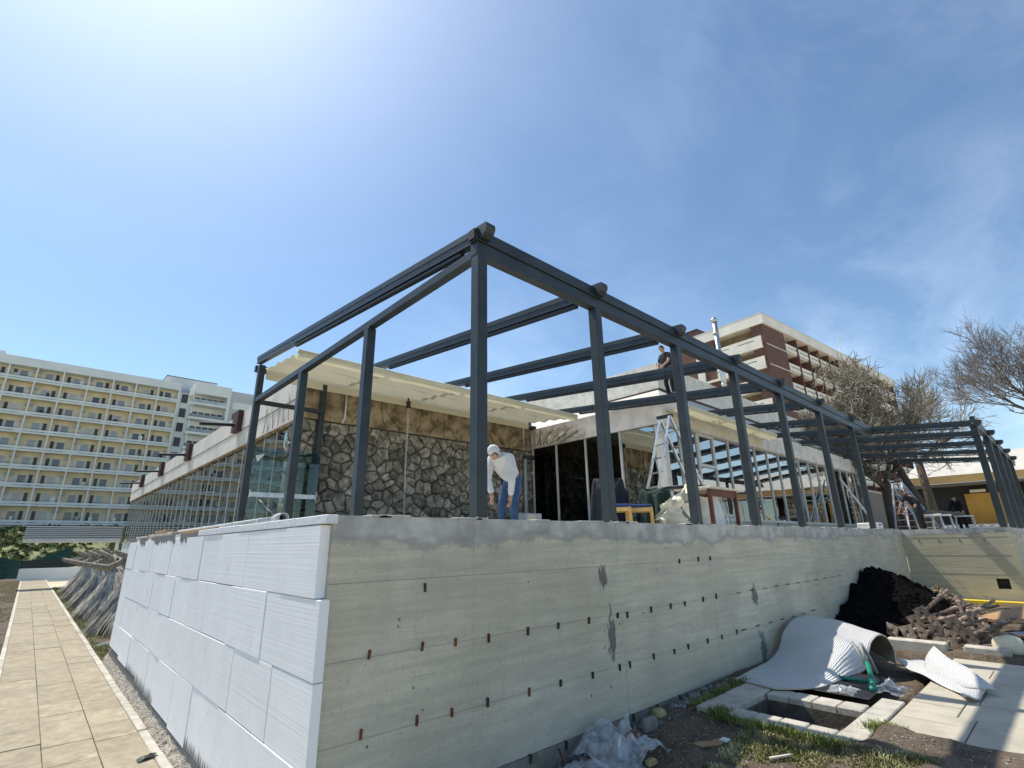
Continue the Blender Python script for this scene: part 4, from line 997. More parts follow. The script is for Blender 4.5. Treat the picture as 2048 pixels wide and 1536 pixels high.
bp_(MB().box(-.1, 6.85, -2, 1.49, 8.6, ZT-1.37), 'brown_panel', 'bh_brown')
bp_(MB().box(-.3, 8.65, -2, 1.5, 9.7, ZT-2.2), 'white_end', 'bh_white')
bp_(MB().box(1.2, 9.8, -2, 12, 13.2, ZT+1.6), 'lift_tower', 'bh_brown')
bp_(MB().box(1.1, 9.75, ZT+1.602, 12.1, 13.25, ZT+1.75), 'lift_tower_cap', 'black')
bp_(MB().box(1.0, 13.3, -2, 8, 18.3, ZT-2.0), 'rear_wing', 'bh_brown')
bp_(MB().box(.95, 13.3, ZT-4.2, .999, 18.3, ZT-4.05), 'white_strip', 'bh_white')
an = thing('antenna_mast', 'thin lattice antenna mast on the brown hotel roof edge', 'antenna', (90.2, 19.3, 29.8))
part(MB().tube([(90.2,19.3,29.7),(90.0,19.3,33.4)],[.12,.05],6), 'mast', M['bh_white'], an)
for z in (31.2, 32.2, 32.8): part(MB().bar((89.7,19.3,z),(90.6,19.3,z+.1),.06,.06), 'crossbar', M['bh_white'], an)

# ------------------------------------------------------------------ low building at the far right
lb = thing('low_pavilion', 'low pavilion with sloping white roof, ochre eaves and amber panels', 'building', (38, -5, 1.9))
rfm = MB(); rfm.add([(36.6,6.4,4.95),(36.6,-30,4.95),(38.6,-30,6.25),(38.6,5.2,6.25),(44,5.2,6.25),(44,-30,6.25)],[(0,3,2,1),(3,4,5,2)])
rfm.add([(36.6,6.4,4.95),(38.6,5.2,6.25),(44,5.2,6.25),(44,6.4,4.95)],[(0,1,2,3)])
part(rfm, 'roof', M['roof_white'], lb, fix=False)
part(MB().box(36.55, -30, 4.55, 36.75, 6.4, 4.945), 'ochre_eaves', M['ochre'], lb)
part(MB().box(36.76, -30, 4.45, 40, 6.3, 4.54), 'soffit', M['interior2'], lb)
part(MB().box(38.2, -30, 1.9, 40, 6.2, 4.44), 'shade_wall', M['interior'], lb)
for y in (4.0, 2.75, 1.5): part(MB().box(38.1, y-1.15, 2.3, 38.19, y-.05, 4.0), 'amber_panel', M['amber'], lb)
for y in (3.9, 2.6, 1.6): part(MB().box(37.9, y-.9, 4.05, 38.0, y-.25, 4.20), 'lamp_strip', M['sheet'], lb)
part(MB().box(37.0, 2.0, 1.9, 37.3, 6.2, 2.35), 'planter_wall', M['hotel_grey'], lb)
for j in range(7):
    for i in range(2): part(MB().cbox(37.0, -.3-.42*i, 1.9+.36*j, 37.5, .1-.42*i, 2.24+.36*j, .03), 'stone', M['stone'], lb)
y = -1.3
while y > -29:
    part(MB().box(37.05, y-1.1, 1.95, 37.07, y-.04, 4.44), 'window_pane', M['glass'], lb)
    part(MB().box(37.02, y-.035, 1.9, 37.10, y+.035, 4.44), 'mullion', M['frame_white'], lb); y -= 1.15
# ------------------------------------------------------------------ bare trees
def tree(label, base, trunk, limbs, levels, twig_m, seed, tw_r=.006, spread=.55, ivy=0, up=.12, kids=(3,4,4), lens=(1.6,1.0,.62,.42), group='bare trees beyond the terrace', tangle=0, tang_c=None, tang_r=None):
    """trunk: list of points; limbs: list of start directions from the trunk top"""
    rs = random.Random(seed)
    t = thing('bare_tree', label, 'tree', base, group=group)
    wood = MB(); tw = MB()
    tp = [Vector(p) for p in trunk[0]]; wood.tube(tp, trunk[1], 9)
    ends = []
    def grow(p, d, l, r, lv):
        n = 4 if lv < 2 else 3
        pts = [p]; dd = d.copy()
        for i in range(n):
            dd = (dd + Vector((rs.gauss(0,.16), rs.gauss(0,.16), rs.gauss(0,.12)+up*.5))).normalized(); pts.append(pts[-1]+dd*(l/n))
        rr = [r*(1-.55*i/n) for i in range(n+1)]
        (wood if lv < 2 else tw).tube(pts, rr, 6 if lv < 2 else 3, cap=lv < 2)
        if lv >= levels:
            ends.append((pts[-1], dd)); return
        for k in range(kids[min(lv, len(kids)-1)]):
            f = rs.uniform(.35, 1.0); q = pts[0].lerp(pts[-1], f) if lv > 1 else pts[min(n, max(1, int(round(f*n))))]
            nd = (dd + Vector((rs.gauss(0,spread), rs.gauss(0,spread), rs.gauss(0,spread*.8)+up))).normalized()
            grow(q, nd, lens[min(lv+1, len(lens)-1)]*rs.uniform(.7,1.25), max(tw_r, r*.5), lv+1)
    for (d, l, r) in limbs: grow(tp[-1]-Vector((0,0,.05)), Vector(d).normalized(), l, r, 0)
    for i in range(tangle):          # tangled hanging shoots filling the crown
        a = Vector((rs.gauss(0,1), rs.gauss(0,1), rs.gauss(0,1))).normalized()*rs.random()**.45
        p = Vector(tang_c) + Vector((a.x*tang_r[0], a.y*tang_r[1], a.z*tang_r[2]))
        if mnoise.noise(p*0.9) < -.12: continue
        d = Vector((rs.gauss(0,.6), rs.gauss(0,.6), rs.gauss(.35,.6))).normalized(); pts = [p]
        for j in range(3):
            d = (d + Vector((rs.gauss(0,.3), rs.gauss(0,.3), rs.gauss(-.08,.25)))).normalized(); pts.append(pts[-1]+d*rs.uniform(.12,.28))
        tw.tube(pts, [tw_r*1.3, tw_r*1.2, tw_r, tw_r*.6], 3, cap=False)
    part(wood, 'trunk', M['bark'], t, smooth=True)
    o = part(tw, 'crown', twig_m, t, fix=False)
    if ivy:
        lf = MB()
        for i in range(ivy):
            c = Vector(tp[0]).lerp(Vector(tp[-1]), rs.random()**.7) + Vector((rs.gauss(0,.28), rs.gauss(0,.28), rs.gauss(0,.45)+.5))
            a = Vector((rs.gauss(0,1), rs.gauss(0,1), rs.gauss(0,1))).normalized()*.06; b = a.cross(Vector((rs.gauss(0,1), rs.gauss(0,1), rs.gauss(0,1)))).normalized()*.045
            lf.add([c-a, c+b, c+a, c-b], [(0,1,2,3)])
        part(lf, 'ivy', M['leaf'], t, fix=False)
    return t
bA = Vector((27.3, 5.35, 1.9))
tree('dense twiggy bare tree with forked trunk beside the long glazed front', bA,
     ([bA, bA+Vector((-.03,.02,.9)), bA+Vector((.0,0,1.9))], [.24,.20,.19]),
     [((-.55,.28,.9),2.2,.13), ((-.12,-.1,1),2.4,.14), ((.45,-.2,.95),2.3,.14), ((-.85,.55,.75),2.2,.10), ((.25,.55,.9),2.0,.10), ((.75,-.8,.9),2.6,.06)], 5, M['twig'], 4,
     tw_r=.013, spread=.62, kids=(4,4,4,3,3), lens=(2.0,1.5,1.0,.7,.5), tangle=4600, tang_c=(26.9,5.95,7.1), tang_r=(1.7,1.7,2.9))
bB = Vector((29.2, 4.35, 1.9))
tree('leaning bare tree with pale trunk in front of the white sloping roof', bB,
     ([bB, bB+Vector((-.25,.2,1.3)), bB+Vector((-.75,.6,2.9))], [.19,.17,.14]),
     [((-.4,.3,.9),1.6,.09), ((.3,-.1,.95),1.5,.09), ((.1,.4,.9),1.5,.08)], 4, M['twig'], 5, tw_r=.010, kids=(3,3,3,2), lens=(1.6,1.1,.75,.5))
bC = Vector((31.5, 4.5, 1.9))
tree('straight bare tree with single upright trunk in front of the ochre eaves', bC,
     ([bC, bC+Vector((-.05,.05,1.8)), bC+Vector((-.12,.1,3.4))], [.20,.18,.16]),
     [((.5,-.5,.6),2.0,.09), ((-.4,.4,.8),1.8,.09), ((.1,-.7,.5),2.0,.08), ((.6,-.1,.7),1.8,.08)], 4, M['twig'], 6, tw_r=.012, kids=(4,4,4,3), lens=(1.8,1.3,.8,.5), spread=.7, up=.02)
bD = Vector((46.0, -1.0, 1.9))
tree('large reddish bare tree with ivy on its trunk at right edge', bD,
     ([bD, bD+Vector((0,.1,3.0)), bD+Vector((-.1,.2,6.2))], [.34,.28,.22]),
     [((-.5,.6,.9),3.4,.10), ((-.2,.35,1.1),3.6,.10), ((.1,.1,1),3.6,.10), ((-.5,.1,1.1),3.4,.09), ((.3,-.6,.9),3.4,.10), ((.0,.8,.8),3.2,.09), ((-.1,.55,.75),3.2,.08)], 5, M['twig_pink'], 8,
     tw_r=.012, kids=(4,4,4,3,2), lens=(3.2,2.4,1.6,1.0,.7), spread=.5, ivy=2600)
# ------------------------------------------------------------------ thatched beach parasols stacked along the path
def straw_cone(apex, base_c, R, n, seed, sag=.12):
    rs = random.Random(seed); A = Vector(apex); B = Vector(base_c); ax = (B-A); h = ax.length; ax.normalize()
    x = ax.cross(Vector((0,0,1)));  x = x.normalized() if x.length > .05 else Vector((1,0,0)); y = ax.cross(x)
    b = MB(); core = MB()
    x = Vector((1,0,0)); y = Vector((0,1,0)); P = lambda a, f, k=1.0: A + (B-A)*f + (x*cos(a)+y*sin(a))*(R*k*(f*.94+.05 + sag*sin(pi*f)*-.35))
    core.grid(lambda u, v: P(2*pi*u, v, .93), 26, 6)
    for i in range(n):
        a = rs.uniform(0, 2*pi); f0 = rs.uniform(.0,.55); f1 = min(1.06, f0+rs.uniform(.35,.6)); k0 = rs.uniform(.96,1.02); k1 = rs.uniform(.97,1.08)
        w = rs.uniform(.005,.012); da = rs.gauss(0,.05)
        p0, p1, p2 = P(a, f0, k0), P(a+da*.5, (f0+f1)/2, (k0+k1)/2+.015), P(a+da, f1, k1)
        s = (p2-p0).cross(P(a,.5)-A-ax*h*.5).normalized()*w
        b.add([p0-s, p0+s, p1+s, p1-s, p2+s*.3, p2-s*.3], [(0,1,2,3),(3,2,4,5)])
    return core, b
pars = [((2.0,15.9,1.20),(2.66,15.7,.02),1.46,'nearest thatched straw parasol head resting on ground beside the white wall',4200),
        ((1.95,19.4,1.20),(2.62,19.4,.02),1.42,'second thatched straw parasol head from the white wall',2600),
        ((1.95,23.0,1.20),(2.62,23.0,.02),1.40,'third thatched straw parasol head from the white wall',1300),
        ((1.95,27.0,1.20),(2.62,27.0,.02),1.38,'fourth thatched straw parasol head along the path',1000),
        ((2.05,31.0,1.20),(2.62,31.2,.05),1.3,'farthest thatched straw parasol head, under the footbridge end',800)]
for i, (ap_, bc, R, lab, n) in enumerate(pars):
    t = thing('thatched_parasol', lab, 'parasol', (bc[0], bc[1], 0), group='thatched parasols stacked beside the path')
    core, st = straw_cone(ap_, bc, R, n, 30+i)
    part(core, 'thatch_base', M['straw_in'], t, smooth=True, fix=False)
    o = part(st, 'straw', M['straw'], t, fix=False); o['kind'] = 'stuff'
    A = Vector(ap_); d = (A-Vector(bc)).normalized()
    lg = MB()
    lg.tube([A-d*.35, A+d*.10, A+d*.32+Vector((-.10,.02,.02)), A+Vector((-.52,.04,.16)), A+Vector((-.86,.05,.24))], [.11,.10,.085,.075,.06], 8)
    o = part(lg, 'pole', M['log'], t, smooth=True)
    part(MB().tube([A+d*.05, A+d*.28+Vector((.02,0,.10)), A+Vector((-.22,0,.42)), A+Vector((-.46,.02,.55))], [.09,.08,.07,.05], 8), 'branch_stub', M['log'], o, smooth=True)
    if i in (0, 2): part(MB().tube([A+d*.02, A+Vector((.20,.1,.36)), A+Vector((.12,.1,.54)), A+Vector((-.08,.1,.66))], [.08,.075,.06,.045], 8), 'branch_stub', M['log'], o, smooth=True)
fr = thing('palm_bundle', 'loose bundle of grey dried fronds propped behind the parasols', 'fronds', (3.2,22,.9))
b = MB(); rs = random.Random(3)
for i in range(260):
    p = Vector((rs.uniform(2.3,3.2), rs.uniform(20,26), rs.uniform(.7,1.2))); d = Vector((rs.gauss(.5,.4), rs.gauss(-.3,.4), rs.gauss(.28,.2)))
    s = Vector((0,.012,.012)); b.add([p-s,p+s,p+d*.5+s*.8+Vector((0,0,.03)),p+d*.5-s*.8,p+d],[(0,1,2,3),(3,2,4)])
o = part(b,'fronds',M['straw'],fr,fix=False)

# ------------------------------------------------------------------ grass and gravel (uncountable)
def blades(name, label, n, place, h, m, seed):
    rs = random.Random(seed); b = MB()
    for i in range(n):
        x, y, z, k = place(rs)
        if x is None: continue
        a = rs.uniform(0, 2*pi); l = h*rs.uniform(.4,1.2)*k; w = rs.uniform(.0025,.0055); le = rs.uniform(.2,.9)*l; c, s = cos(a), sin(a)
        p = Vector((x,y,z-.005)); q = Vector((-s*w, c*w, 0)); t1 = p+Vector((c*le*.4,s*le*.4,l*.6)); t2 = p+Vector((c*le,s*le,l*.85))
        b.add([p-q,p+q,t1+q*.8,t1-q*.8,t2],[(0,1,2,3),(3,2,4)])
    o = part(b, name, m, fix=False); tag(o, label, 'grass', kind='stuff')
def g1(rs):
    x = rs.uniform(3.9, 5.75); y = rs.uniform(.7, 2.35)
    if x > 4.93 and y > 1.48: return None, 0, 0, 0
    if x > 5.47 and y < 1.5: return None, 0, 0, 0
    v = mnoise.noise(Vector((x*2.2, y*2.2, 1.0))) + mnoise.noise(Vector((x*7, y*7, 2.0)))*.5 + .22 - max(0, (1.75-y))*.9 - max(0, x-4.9)*.9 - max(0, 4.2-x)*.8
    edge = 1.0 if v > 0 else 0
    if not edge: return None, 0, 0, 0
    return x, y, gz(x,y)+nse(x,y,1.3,.035)+nse(x,y,6,.014)+.065*(1-smoothstep(1.4,1.9,y))*smoothstep(4.2,5.2,x)+.03*smoothstep(4.3,4.95,x), .6+min(.8,v)
blades('grass_tuft', 'dry yellow-green grass growing on soil before the border tiles', 26000, g1, .045, M['grass'], 1)
def g2(rs):
    k = rs.random()
    if k < .35: x, y = 4.93+rs.gauss(-.02,.03), rs.uniform(1.5,2.6)
    elif k < .65: x, y = 5.42+rs.gauss(0,.06), 1.49+rs.gauss(-.03,.06)
    elif k < .8: x, y = rs.uniform(5.0,6.2), 2.92+rs.gauss(0,.03)
    else: x, y = rs.gauss(4.98,.06), 2.62+rs.gauss(0,.05)
    return x, y, gz(x,y)+.055, 1.0
blades('weeds', 'green weeds sprouting along the edges of the border tiles', 2400, g2, .075, M['grass_green'], 2)
def g3(rs):
    y = rs.uniform(11.5, 36)**1.0; x = rs.uniform(1.27, 2.0 if y > 13 else 1.75)
    if mnoise.noise(Vector((x*1.5,y*.8,0))) < -.15: return None,0,0,0
    return x, y, nse(x,y,2.0,.03), 1.0
blades('path_grass', 'green grass along the path edge under the thatched parasols', 15000, g3, .075, M['grass_green'], 3)
def g4(rs):
    x = -.02-abs(rs.gauss(0,.9)); y = rs.uniform(14, 47)
    if mnoise.noise(Vector((x*.8,y*.25,5))) < (.1 if y < 24 else -.25): return None,0,0,0
    return x, y, nse(x,y,2.0,.04)-.02, 1.0
blades('field_grass', 'patchy dry grass on the ground left of the path', 14000, g4, .07, M['grass'], 4)
def pebbles(name, label, n, place, m, seed, r0=.004, r1=.016):
    rs = random.Random(seed); b = MB()
    for i in range(n):
        x, y, z = place(rs)
        if x is None: continue
        r = r0+(r1-r0)*rs.random()**2.5
        v = [Vector((rs.uniform(.6,1.2)*r*a, rs.uniform(.6,1.2)*r*c, rs.uniform(.4,.9)*r*d)) for a,c,d in ((1,0,0),(-1,0,0),(0,1,0),(0,-1,0),(0,0,1),(0,0,-1))]
        a = rs.uniform(0,6.28); ca, sa = cos(a), sin(a)
        b.add([(x+p.x*ca-p.y*sa, y+p.x*sa+p.y*ca, z+p.z+r*.2) for p in v], [(0,2,4),(2,1,4),(1,3,4),(3,0,4),(2,0,5),(1,2,5),(3,1,5),(0,3,5)])
    o = part(b, name, m, fix=False); tag(o, label, 'gravel', kind='stuff')
def pv(rs):
    u = rs.random(); y = 2.3+9.3*rs.random()**1.5; p = verge(u, (y-2.2)/9.55); return p
pebbles('verge_gravel', 'pale broken gravel between the path and the foam-clad wall', 9000, pv, M['pebble'], 1, .003, .014)
def ps(rs):
    x = 3.0+3.6*rs.random()**1.1; y = rs.uniform(.4,3.15)
    if x > 4.93 and 1.45 < y < 2.6 or x > 5.45: return None,0,0
    return x, y, gz(x,y)+nse(x,y,1.3,.035)+nse(x,y,6,.014)+.065*(1-smoothstep(1.4,1.9,y))*smoothstep(4.2,5.2,x)+.03*smoothstep(4.3,4.95,x)
pebbles('soil_gravel', 'grey gravel and chips scattered over shaded soil below the wall', 11000, ps, M['pebble_dark'], 2, .003, .013)
def pp_(rs):
    x = rs.uniform(5.22,5.82); y = rs.uniform(1.74,2.3); return x, y, .04+max(0,(2.05-y))*.2+nse(x,y,7,.02)
pebbles('bed_rubble', 'brown rubble and wood chips in the sunken bed', 1100, pp_, M['rubble'], 3, .006, .035)
def pw(rs):
    x = 7.5*rs.random()**1.0+2.6; y = 3.17-abs(rs.gauss(0,.10)); return x, y, gz(x,y)+.02
pebbles('foot_debris', 'loose chippings piled along the foot of the concrete wall', 2600, pw, M['pebble_dark'], 5, .006, .035)
# ------------------------------------------------------------------ heap, rubble, rusty props
def heapf(cx, cy, rx, ry, h, s, pw=1.0):
    def f(u, v):
        x = cx+rx*(2*u-1); y = cy+ry*(2*v-1); d = sqrt((2*u-1)**2+(2*v-1)**2)
        z = h*max(0, 1-d)**pw + nse(x,y,2.2,.16)*max(0,1-d)**.5*h + nse(x,y,9,.035)*(d < 1.05)
        return (min(x,16.72), min(y,3.185), .12+max(-.05,z))
    return f
hp = MB(); hp.grid(heapf(12.7,2.95,2.9,1.3,1.06,1,.72), 120, 70)
o = part(hp,'soil_heap',M['shade_soil']); tag(o,'dark soil heap, its shade put into the black colour, piled in the corner of concrete walls','soil heap')
rs = random.Random(12); b = MB()
for i in range(2600):
    a = rs.uniform(0,2*pi); d = rs.random()**.6; x = 14.3+1.6*d*cos(a); y = 2.35+.75*d*sin(a)
    if x > 16.7 or y > 3.15: continue
    z = .15+.55*(1-d)+rs.uniform(-.05,.05); r = rs.uniform(.02,.075)
    v = [Vector((rs.uniform(.5,1.2)*r*q, rs.uniform(.5,1.2)*r*c, rs.uniform(.4,1)*r*e)) for q,c,e in ((1,0,0),(-1,0,0),(0,1,0),(0,-1,0),(0,0,1),(0,0,-1))]
    b.add([(x+p.x,y+p.y,z+p.z) for p in v],[(0,2,4),(2,1,4),(1,3,4),(3,0,4),(2,0,5),(1,2,5),(3,1,5),(0,3,5)])
o = part(b,'rubble_heap',M['rubble'],fix=False); tag(o,'brown rubble heap spilling beside the dark soil heap','rubble',kind='stuff')
# clods on the dark heap, in the same shade-black colour
b = MB(); hf = heapf(12.7,2.95,2.9,1.3,1.06,1,.72)
for i in range(700):
    u, v = rs.random(), rs.random()*.55; p = hf(u,v)
    if p[2] < .2: continue
    r = rs.uniform(.015,.06); w = [Vector((rs.uniform(.5,1.2)*r*q, rs.uniform(.5,1.2)*r*c, rs.uniform(.5,1)*r*e)) for q,c,e in ((1,0,0),(-1,0,0),(0,1,0),(0,-1,0),(0,0,1),(0,0,-1))]
    b.add([(p[0]+k.x,p[1]+k.y,p[2]+k.z) for k in w],[(0,2,4),(2,1,4),(1,3,4),(3,0,4),(2,0,5),(1,2,5),(3,1,5),(0,3,5)])
o = part(b,'soil_clods',M['shade_soil'],fix=False); tag(o,'loose dark clods, painted shade-black, scattered over the soil heap','clods',kind='stuff')

GP = 'rusty scaffold props dumped beside the patio'
LP = 'rusty scaffold prop with square holed base plate in the dumped pile'
def make_prop():
    t = thing('scaffold_prop', LP, 'scaffold prop', (0,0,0), group=GP)
    part(MB().tube([(0.012,0,0),(1.05,0,0)], .027, 10), 'outer_tube', M['prop'], t, local=True, smooth=False)
    part(MB().tube([(1.051,0,0),(1.35,0,0)], .023, 10), 'inner_tube', M['prop'], t, local=True)
    pl = MB(); s, h, k = .088, .026, 12       # square plate with a round hole, 8 mm thick
    for xx in (-.006,.008):
        for j in range(k):
            a = 2*pi*j/k+pi/4; c, q = cos(a), sin(a); m_ = max(abs(c),abs(q)); pl.v += [(xx,c/m_*s,q/m_*s),(xx,c*h,q*h)]
    for j in range(k):
        a, a2 = 2*j, 2*((j+1)%k); o_ = 2*k
        pl.f += [(a,a2,a2+1,a+1),(o_+a,o_+a+1,o_+a2+1,o_+a2),(a,o_+a,o_+a2,a2),(a+1,a2+1,o_+a2+1,o_+a+1)]
    part(pl, 'base_plate', M['prop_plate'], t, local=True)
    ct = part(MB().tube([(.85,0,0),(.97,0,0)], .042, 10), 'collar', M['prop_plate'], t, local=True)
    hd = MB(); n = 10
    hd.tube([(.91,.04*1,0),(.91,.10,.03),(.91,.13,.0),(.91,.10,-.04),(.91,.04,-.02)], .008, 5)
    part(hd, 'handle', M['prop_plate'], ct, local=True)
    return t
props = [(9.75,2.20,.27,12,4),(9.70,2.02,.26,-8,3),(9.62,1.86,.25,20,2),(9.78,1.70,.30,5,6),(9.66,1.54,.26,-12,3),(9.80,1.36,.27,30,2),(9.64,1.22,.24,8,3),(9.95,2.30,.40,-4,6),(9.92,2.10,.40,15,5),(9.86,1.92,.41,-10,7),(9.95,1.76,.44,25,8),(9.88,1.60,.40,2,5),(9.98,1.42,.40,18,6),(10.15,2.02,.53,9,7),(10.18,1.80,.55,-14,9),(10.1,1.56,.54,22,9),(10.3,1.30,.36,70,14),(10.42,1.16,.33,74,12),(10.5,1.48,.55,62,10),(10.55,2.40,.34,-18,8),(10.7,2.6,.33,-24,7),(9.72,2.42,.26,-6,3),(11.0,1.7,.50,40,4),(10.35,1.95,.63,33,11)]
P0 = make_prop()
for i, (x, y, z, yaw, pitch) in enumerate(props):
    o = P0 if i == 0 else inst(P0, None)
    o.location = (x, y, z); o.rotation_euler = (rs.uniform(-.6,.6), -radians(pitch), radians(-28+yaw*.6))
    sc = rs.uniform(.85,1.1); o.scale = (sc, sc, sc)
lone = inst(P0, None); lone.location = (9.72,1.10,.52); lone.rotation_euler = (.3, radians(8), radians(-48)); lone['label'] = 'rusty scaffold prop lying crosswise on top of the dumped pile'
for i, (x0, x1, y0, y1, lab) in enumerate(((9.40,9.62,2.32,2.62,'stained concrete kerb block, leftmost below the rusty props'),(9.42,9.62,1.60,2.28,'long pale concrete kerb block in front of the rusty props'),(9.40,9.60,.96,1.42,'short pale concrete kerb block at right end of the row'))):
    tag(part(MB().cbox(x0,y0,.16,x1,y1,.36,.012),'kerb_block',M['kerb']),lab,'kerb block',group='concrete kerb blocks behind the patio')
fr_ = thing('foam_roll','bulging cream foam roll standing beside the kerb blocks','foam roll',(9.85,.98,.2))
part(MB().tube([(9.70,1.13,.34),(9.72,1.08,.34),(9.75,.94,.34),(9.77,.88,.33),(9.78,.85,.33)],[.10,.155,.16,.14,.07],16),'roll',M['cream_foam'],fr_,smooth=True)
part(MB().box(9.3,-.5,.12,11,.83,.18).box(9.3,.83,.10,9.39,3.1,.15),'x',M['dirt']) if False else None
wb = thing('timber_board','brown timber board leaning over a metal basin at right edge','board',(12,.95,.3))
part(MB().bar((11.2,1.25,.50),(13.2,.5,.62),.5,.04),'board',M['timber'],wb)
part(MB().bar((11.4,1.3,.2),(11.4,1.3,.45),.06,.06).bar((12.9,.5,.1),(12.9,.5,.57),.06,.06),'bearer',M['mahogany'],wb)
ba = thing('metal_basin','dull metal basin tucked beside the timber board at right edge','basin',(10.9,.75,.2))
k = 16; bs_ = MB()
for (r,z) in ((.16,.20),(.26,.38),(.28,.39),(.25,.37),(.15,.22)):
    for j in range(k): bs_.v.append((10.9+r*cos(2*pi*j/k), .80+r*sin(2*pi*j/k), z))
for i in range(4):
    for j in range(k): bs_.f.append((i*k+j,i*k+(j+1)%k,(i+1)*k+(j+1)%k,(i+1)*k+j))
bs_.f.append(tuple(4*k+j for j in range(k))); part(bs_,'basin',M['galv'],ba,smooth=True)

# ------------------------------------------------------------------ bubble-foil sheet arched over pipes
def curve(pts, t):
    k = t*(len(pts)-1); i = min(int(k), len(pts)-2); f = k-i
    p0 = pts[max(i-1,0)]; p1 = pts[i]; p2 = pts[i+1]; p3 = pts[min(i+2,len(pts)-1)]
    return [0.5*((2*p1[q])+(-p0[q]+p2[q])*f+(2*p0[q]-5*p1[q]+4*p2[q]-p3[q])*f*f+(-p0[q]+3*p1[q]-3*p2[q]+p3[q])*f**3) for q in range(len(p1))]
def sheet_obj(name, fn, nu, nv, m_out, m_in, parent, us, vs, th=.012):
    me = bpy.data.meshes.new(name); V = []; Fc = []; UV = []
    P = [[Vector(fn(i/nu, j/nv)) for i in range(nu+1)] for j in range(nv+1)]
    N = [[None]*(nu+1) for _ in range(nv+1)]
    for j in range(nv+1):
        for i in range(nu+1):
            a = P[j][min(i+1,nu)]-P[j][max(i-1,0)]; b = P[min(j+1,nv)][i]-P[max(j-1,0)][i]
            n = a.cross(b); N[j][i] = n.normalized() if n.length > 1e-9 else Vector((0,0,1))
    w = nu+1; tot = w*(nv+1)
    for s_ in (0,1):
        for j in range(nv+1):
            for i in range(nu+1): V.append(P[j][i] - N[j][i]*th*s_)
    for j in range(nv):
        for i in range(nu):
            a = j*w+i; Fc.append((a,a+1,a+w+1,a+w)); 
    nf = len(Fc)
    for j in range(nv):
        for i in range(nu):
            a = tot+j*w+i; Fc.append((a,a+w,a+w+1,a+1))
    for i in range(nu):
        Fc.append((i,tot+i,tot+i+1,i+1)); a = nv*w+i; Fc.append((a,a+1,tot+a+1,tot+a))
    for j in range(nv):
        a = j*w; Fc.append((a,a+w,tot+a+w,tot+a)); a = j*w+nu; Fc.append((a,tot+a,tot+a+w,a+w))
    off = wloc(parent)
    me.from_pydata([tuple(v-off) for v in V], [], Fc); uv = me.uv_layers.new(name='UVMap')
    for pl in me.polygons:
        pl.use_smooth = True
        pl.material_index = 0 if pl.index < nf else 1
        for li in pl.loop_indices:
            q = me.loops[li].vertex_index % tot; uv.data[li].uv = ((q % w)/nu*us, (q//w)/nv*vs)
    me.materials.append(m_out); me.materials.append(m_in)
    o = bpy.data.objects.new(name, me); COL.objects.link(o); o.parent = parent; return o
bf = thing('foil_sheet','white bubble-foil insulation sheet arched into a tunnel beside the wall','foil sheet',(7.3,2.5,.25))
near = [(5.99,2.54,.275),(6.25,2.28,.275),(6.55,2.19,.275),(7.05,2.14,.275),(7.52,2.10,.275),(7.62,2.06,.41),(7.72,2.03,.54),(7.92,1.99,.61),(8.16,1.96,.55),(8.30,1.94,.41),(8.16,1.92,.26)]
far_ = [(6.10,3.0,.275),(6.70,3.05,.275),(7.20,3.07,.285),(7.60,3.08,.37),(7.85,3.09,.53),(8.20,3.1,.63),(8.60,3.1,.66),(9.0,3.1,.64),(9.3,3.05,.56),(9.5,2.95,.43),(9.45,2.85,.28)]
def arch(u, v):
    a = curve(near, u); b = curve(far_, u); s_ = v
    p = [a[q]*(1-s_)+b[q]*s_ for q in range(3)]; s2 = s_**(.45 if u < .5 else .45+.55*min(1,(u-.5)*3)); p[2] = a[2]*(1-s2)+b[2]*s2
    p[2] += .17*smoothstep(.12,.40,u)*(1-smoothstep(.40,.52,u))*smoothstep(0,.14,v)*(1-v)
    p[2] += .018*mnoise.noise(Vector((u*7,v*3,1)))*(u > .25) + .03*sin(pi*v)*smoothstep(.3,.6,u) + .003*mnoise.noise(Vector((u*14,v*8,4)))
    p[1] = min(p[1], 3.16); return p
sheet_obj('arched_sheet', arch, 110, 50, M['foil'], M['foil_in'], bf, 100, 46)
b2 = thing('foil_offcut','torn white bubble-foil offcut with upturned flap lying on the patio','foil sheet',(7.6,1.4,.25))
n2 = [(6.75,1.12,.30),(7.1,1.22,.275),(7.5,1.5,.275),(7.9,1.75,.275),(8.35,1.95,.275)]
f2 = [(6.95,1.02,.27),(7.45,1.02,.275),(7.95,1.12,.275),(8.3,1.5,.275),(8.5,1.75,.275)]
sheet_obj('lying_sheet', lambda u,v: [curve(n2,u)[q]*(1-v)+curve(f2,u)[q]*v + (.012*sin(u*14+v*6) if q == 2 else 0) for q in range(3)], 40, 16, M['foil'], M['foil'], b2, 40, 14)
n3 = [(8.0,1.62,.275),(7.7,1.5,.28),(7.5,1.35,.285),(7.28,1.18,.29)]
f3 = [(8.25,1.52,.50),(7.95,1.35,.43),(7.65,1.15,.40),(7.2,.92,.33)]
sheet_obj('upturned_flap', lambda u,v: [curve(n3,u)[q]*(1-v)+curve(f3,u)[q]*v + (.03*sin(pi*v)*(q == 1)) for q in range(3)], 30, 12, M['foil'], M['foil'], b2, 30, 11)
gp = thing('green_pipes','green plastic pipe fittings and grey hoses under the foil tunnel','pipes',(6.9,1.95,.25))
part(MB().tube([(6.55,1.80,.29),(6.85,1.86,.30),(7.0,1.92,.45)],.024,10),'pipe',M['green_pipe'],gp,smooth=True)
part(MB().tube([(6.9,2.3,.28),(6.84,1.86,.30)],.020,8),'pipe',M['green_pipe'],gp,smooth=True)
for (p,q) in (((6.60,1.81,.29),(6.66,1.825,.293)),((6.80,1.85,.30),(6.88,1.87,.31))): part(MB().tube([p,q],.036,10),'coupling',M['green_pipe'],gp,smooth=True)
